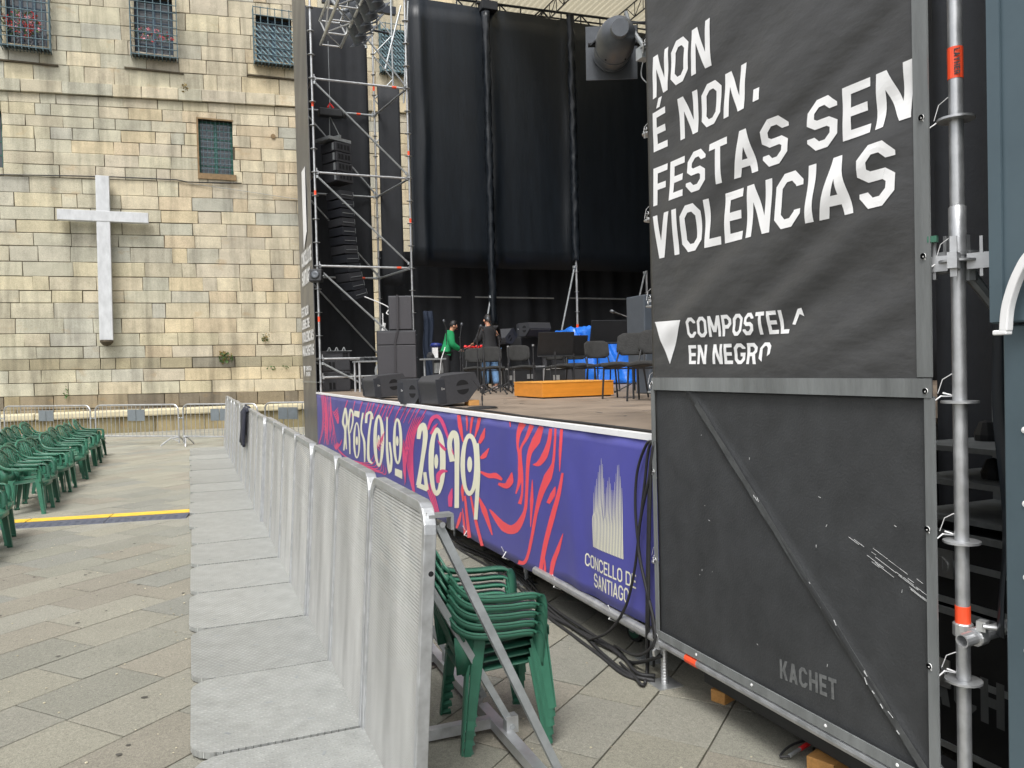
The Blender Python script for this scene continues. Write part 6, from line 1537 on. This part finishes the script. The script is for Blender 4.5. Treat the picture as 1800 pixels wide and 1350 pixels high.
# ------------------------------------------------------------------ people
def skin_obj(name, joints, edges, m_, parent, sub=2):
    names = list(joints); me = bpy.data.meshes.new(name); b = BASE.get(parent, V((0, 0, 0)))
    me.from_pydata([V(joints[n][:3]) for n in names], [(names.index(a), names.index(c)) for a, c in edges], []); me.materials.append(M[m_])
    o = bpy.data.objects.new(name, me); COL.objects.link(o); o.parent = parent; BASE[o] = b
    o.modifiers.new('skin', 'SKIN'); sv = me.skin_vertices[0].data
    for i, n in enumerate(names):
        r = joints[n][3]; sv[i].radius = r if isinstance(r, tuple) else (r, r); sv[i].use_root = (i == 0)
    ss = o.modifiers.new('subd', 'SUBSURF'); ss.levels = sub; ss.render_levels = sub
    o.modifiers['skin'].use_smooth_shade = True
    return o
def person(loc, rz, label, J, hoodie, shirt, trousers, hood=False, shoe='shoe', sc=1.0):
    t = thing('person', label, 'person', (0, 0, 0))
    E_ = [('pelvis', 'waist'), ('waist', 'chest'), ('chest', 'neck'), ('neck', 'skull'), ('skull', 'crown'), ('skull', 'face'), ('skull', 'nose')]
    for s in 'LR':
        E_ += [('chest', 'sh'+s), ('sh'+s, 'el'+s), ('el'+s, 'wr'+s), ('wr'+s, 'pa'+s), ('pelvis', 'hip'+s), ('hip'+s, 'kn'+s), ('kn'+s, 'an'+s), ('an'+s, 'to'+s)]
        w_, p_ = V(J['wr'+s][:3]), V(J['pa'+s][:3]); d = (p_-w_).normalized(); sd = d.cross(V((0, 0, 1))); sd = sd.normalized() if sd.length > .1 else V((0, 1, 0))
        for k in range(4):
            b = p_+sd*(k-1.5)*.019+d*.015; L_ = (.055, .066, .062, .048)[k]; m1 = b+d*L_*.5+V((0, 0, -.006)); m2 = b+d*L_*.9+V((0, 0, -.024))
            J[f'f{s}{k}a'] = (*b, .009); J[f'f{s}{k}b'] = (*m1, .0085); J[f'f{s}{k}c'] = (*m2, .007); E_ += [('pa'+s, f'f{s}{k}a'), (f'f{s}{k}a', f'f{s}{k}b'), (f'f{s}{k}b', f'f{s}{k}c')]
        th_ = w_+d*.03+sd*(-.03); t2 = th_+d*.045-sd*.018; J[f't{s}a'] = (*th_, .011); J[f't{s}b'] = (*t2, .009); E_ += [('wr'+s, f't{s}a'), (f't{s}a', f't{s}b')]
    skin_obj('body', J, E_, 'skin', t)
    g = lambda n, d: (*J[n][:3], d)
    top = {'waist': g('waist', (.19, .14)), 'chest': g('chest', (.215, .15)), 'neckb': (*(V(J['chest'][:3]).lerp(V(J['neck'][:3]), .62)), .085), 'hem': (*(V(J['waist'][:3]).lerp(V(J['pelvis'][:3]), .75)), (.20, .15))}
    te = [('waist', 'chest'), ('chest', 'neckb'), ('waist', 'hem')]
    for s in 'LR':
        top['sh'+s] = g('sh'+s, .105); top['el'+s] = g('el'+s, .092)
        te += [('chest', 'sh'+s), ('sh'+s, 'el'+s)]
        if hoodie: w_ = V(J['el'+s][:3]).lerp(V(J['wr'+s][:3]), .9); top['wr'+s] = (*w_, .066); te.append(('el'+s, 'wr'+s))
    if hood: top['hoodb'] = (*(V(J['neck'][:3])+V((-.09, 0, -.02))), .075); te.append(('neckb', 'hoodb'))
    skin_obj('jacket' if hoodie else 'shirt', top, te, shirt, t)
    leg = {'pelvis': g('pelvis', (.18, .14))}; le = []
    for s in 'LR':
        leg['hip'+s] = g('hip'+s, .118); leg['kn'+s] = g('kn'+s, .095); a = V(J['an'+s][:3]); leg['an'+s] = (*(a+V((0, 0, .02))), .078); le += [('pelvis', 'hip'+s), ('hip'+s, 'kn'+s), ('kn'+s, 'an'+s)]
    skin_obj('trousers', leg, le, trousers, t)
    for s in 'LR':
        a = V(J['an'+s][:3]); b = V(J['to'+s][:3]); skin_obj('shoe', {'heel': (a.x-.03, a.y, .045, .043), 'mid': (*((a+b)/2).xy, .042, .045), 'toe': (b.x, b.y, .034, .036)}, [('heel', 'mid'), ('mid', 'toe')], shoe, t, 1)
    k = V(J['skull'][:3]); c = V(J['crown'][:3]); up = (c-k).normalized(); f = V(J['face'][:3])-k; f = (f-up*f.dot(up)).normalized(); sd = up.cross(f)
    mb = MB(); n, m = 18, 8; vs = []
    for i in range(m+1):
        ph = (pi*.62)*i/m
        for j in range(n):
            th2 = 2*pi*j/n; d = up*cos(ph)*.128+(f*cos(th2)*.108+sd*sin(th2)*.090)*sin(ph)
            if d.dot(f) > .055 and d.dot(up) < .055: d = d*.80
            vs.append(k+up*.03-f*.012+d*(1+.03*sin(j*5+i*3)))
    mb.add(vs, [(i*n+j, i*n+(j+1) % n, (i+1)*n+(j+1) % n, (i+1)*n+j) for i in range(m) for j in range(n)]+[tuple((m)*n+j for j in range(n))]); mb.build('hair', 'hair', t, smooth=True)
    mb = MB()
    for s_ in (-1, 1): mb.lathe([(.011, 0), (.008, .005), (0, .007)], k+f*.098+sd*s_*.034+up*.012, f, 8)
    mb.build('eye', 'dark', t)
    mb = MB(); mb.ribbon([k+f*.100-up*.058+sd*.025, k+f*.106-up*.060, k+f*.100-up*.058-sd*.025], .010, .006, up); mb.build('mouth', 'red', t)
    mb = MB()
    for s_ in (-1, 1): mb.lathe([(.0, -.012), (.028, -.006), (.03, .004), (0, .012)], k+sd*s_*.088-up*.005, sd*s_+f*-.3, 8)
    mb.build('ear', 'skin', t, smooth=True)
    t.location = loc; t.rotation_euler = (0, 0, rz); t.scale = (sc, sc, sc); return t
def pose(lean, head, arms, stance=.11, knee=.03):
    # local frame: X forward, Y left; lean = forward offset of the chest; arms = {side: (elbow, wrist)}
    J = {'pelvis': (0, 0, .92, (.135, .10)), 'waist': (lean*.25, 0, 1.06, (.125, .09)), 'chest': (lean*.75, 0, 1.30, (.15, .10)), 'neck': (lean*1.1, 0, 1.49, .052)}
    hx, hz = head; J['skull'] = (lean*1.1+hx, 0, 1.49+hz, (.082, .092)); J['crown'] = (lean*1.1+hx*1.5-.01, 0, 1.49+hz+.085, (.072, .082)); J['face'] = (lean*1.1+hx+.055, 0, 1.49+hz-.065, .048); J['nose'] = (lean*1.1+hx+.108, 0, 1.49+hz-.022, .014)
    for s, sg in (('L', 1), ('R', -1)):
        J['sh'+s] = (lean*.85, sg*.175, 1.42, .046); e, w_ = arms[s]; J['el'+s] = (*e, .034); J['wr'+s] = (*w_, .030); d = (V(w_)-V(e)).normalized(); J['pa'+s] = (*(V(w_)+d*.06), (.034, .020))
        J['hip'+s] = (-.0, sg*.09, .87, .085); J['kn'+s] = (knee, sg*stance, .48, .058); J['an'+s] = (-.02, sg*(stance+.01), .09, .040); J['to'+s] = (.16, sg*(stance+.03), .035, .032)
    return J
pg_ = at(783, 640, 'y', 16.6)
person((pg_.x, 16.6, ZS), radians(-12), 'person in a green hoodie and dark trousers looking down among microphone stands', pose(.16, (.06, .13), {'L': ((.12, .25, 1.15), (.36, .17, 1.02)), 'R': ((.16, -.25, 1.14), (.40, -.14, .99))}), True, 'hoodie', 'trous', True, 'shoe', .84)
pb_ = at(862, 640, 'y', 15.2)
person((pb_.x, 15.2, ZS), radians(100), 'person in black top and pale jeans with back turned, beside the wrapped post', pose(.05, (.03, .14), {'L': ((.05, .28, 1.16), (.22, .30, 1.10)), 'R': ((.04, -.28, 1.16), (.20, -.22, 1.06))}, .13), True, 'tee', 'jeans', False, 'shoe', .86)

# ------------------------------------------------------------------ cables
def cable(pts, label, r=.011, group=None, m_='rubber', name='cable'):
    mb = MB(); mb.path(curve(pts, 6), r, 6); o = mb.build(name, m_, smooth=True); tag(o, label, 'cable', group); return o
GC = 'black cables running along the ground under the stage front'
r_ = random.Random(12)
route = [(752, 905), (800, 955), (860, 985), (915, 1020), (960, 1075), (1020, 1118), (1075, 1150), (1120, 1185), (1150, 1195)]
for k in range(5):
    pts = []
    for i, (px, py) in enumerate(route):
        p = gz(px, py, -.08); p.x += r_.uniform(-.05, .05)+(k-2)*.028; p.y += r_.uniform(-.05, .05); p.z = gh(p.x, p.y)+.014+.006*k; pts.append(p)
    if k >= 3: pts[-1] = V((XP-.02, 3.96, .1)); pts[-2] = gz(1110, 1165, -.07)
    cable(pts, 'black cable in the bundle running along the paving beside the stage front', .012, GC)
cable([gz(905, 1000, -.08)+V((0, 0, .02)), gz(932, 1015, -.08)+V((0, 0, .02)), gz(930, 1045, -.08)+V((0, 0, .02)), gz(880, 1010, -.08)+V((0, 0, .02)), gz(850, 985, -.08)+V((0, 0, .02))], 'loose kinked black cable lying apart near the stacked chairs', .009)
GH = 'black cables hanging at the near corner of the stage'
for k, pts in enumerate((
    [(1148, 776), (1136, 782), (1120, 830), (1117, 900), (1126, 985), (1142, 1060), (1150, 1120), (1149, 1170)],
    [(1150, 774), (1140, 790), (1133, 850), (1124, 930), (1114, 1010), (1098, 1070), (1070, 1110), (1035, 1125)],
    [(1151, 780), (1143, 820), (1140, 900), (1138, 1000), (1137, 1100), (1137, 1180), (1130, 1204), (1112, 1185), (1090, 1165)],
    [(1152, 775), (1146, 800), (1143, 880), (1141, 980), (1140, 1090), (1139, 1170), (1134, 1200)],
    [(1150, 780), (1141, 840), (1128, 900), (1122, 960), (1135, 1030), (1149, 1090), (1150, 1130), (1120, 1152), (1080, 1135)])):
    cable([at(px, py, 'x', XP-.03-.006*k) if py < 1125 else (at(px, py, 'x', XP-.04-.006*k) if py < 1160 and px > 1100 else gz(px, py, -.06)) for px, py in pts], 'black cable hanging in loops at the near end of the purple banner', .0095, GH)
cable([(2.60, 4.05, ZS+.012), (2.62, 5.2, ZS+.012), (2.59, 6.0, ZS+.012), (2.66, 7.2, ZS+.012), (2.62, 8.3, ZS+.012)], 'black cable lying along the white edge of the stage', .010)
cable([(2.62, 9.4, ZS+.012), (2.60, 10.2, ZS+.012), (2.68, 10.9, ZS+.012), (2.60, 11.6, ZS+.012), (2.75, 12.3, ZS+.012)], 'thin black cable trailing between the wedge monitors', .010)
# wheel under the stage
p = gz(1070, 1092, -.09); t = thing('castor_wheel', 'dark green castor wheel in the shade under the stage banner', 'wheel', (XF+.25, 4.75, G0))
mb = MB(); mb.lathe([(.03, -.02), (.07, -.022), (.075, -.012), (.075, .012), (.07, .022), (.03, .02)], (XF+.22, 4.72, G0+.075), (1, .3, 0), 16); mb.build('tyre', 'rubber', t)
mb = MB(); mb.lathe([(.0, -.024), (.05, -.024), (.05, .024), (0, .024)], (XF+.22, 4.72, G0+.075), (1, .3, 0), 14); mb.build('hub', 'green', t)
mb = MB(); mb.box((XF+.22, 4.72, G0+.17), (.09, .12, .02)); mb.box((XF+.255, 4.72, G0+.12), (.01, .05, .1)); mb.box((XF+.185, 4.72, G0+.12), (.01, .05, .1)); mb.build('fork', 'galvd', t)
for o in list(bpy.data.objects):
    if o.type == 'MESH' and o.parent is None and o.get('label') is None and o.get('kind') is None: print('UNTAGGED', o.name)
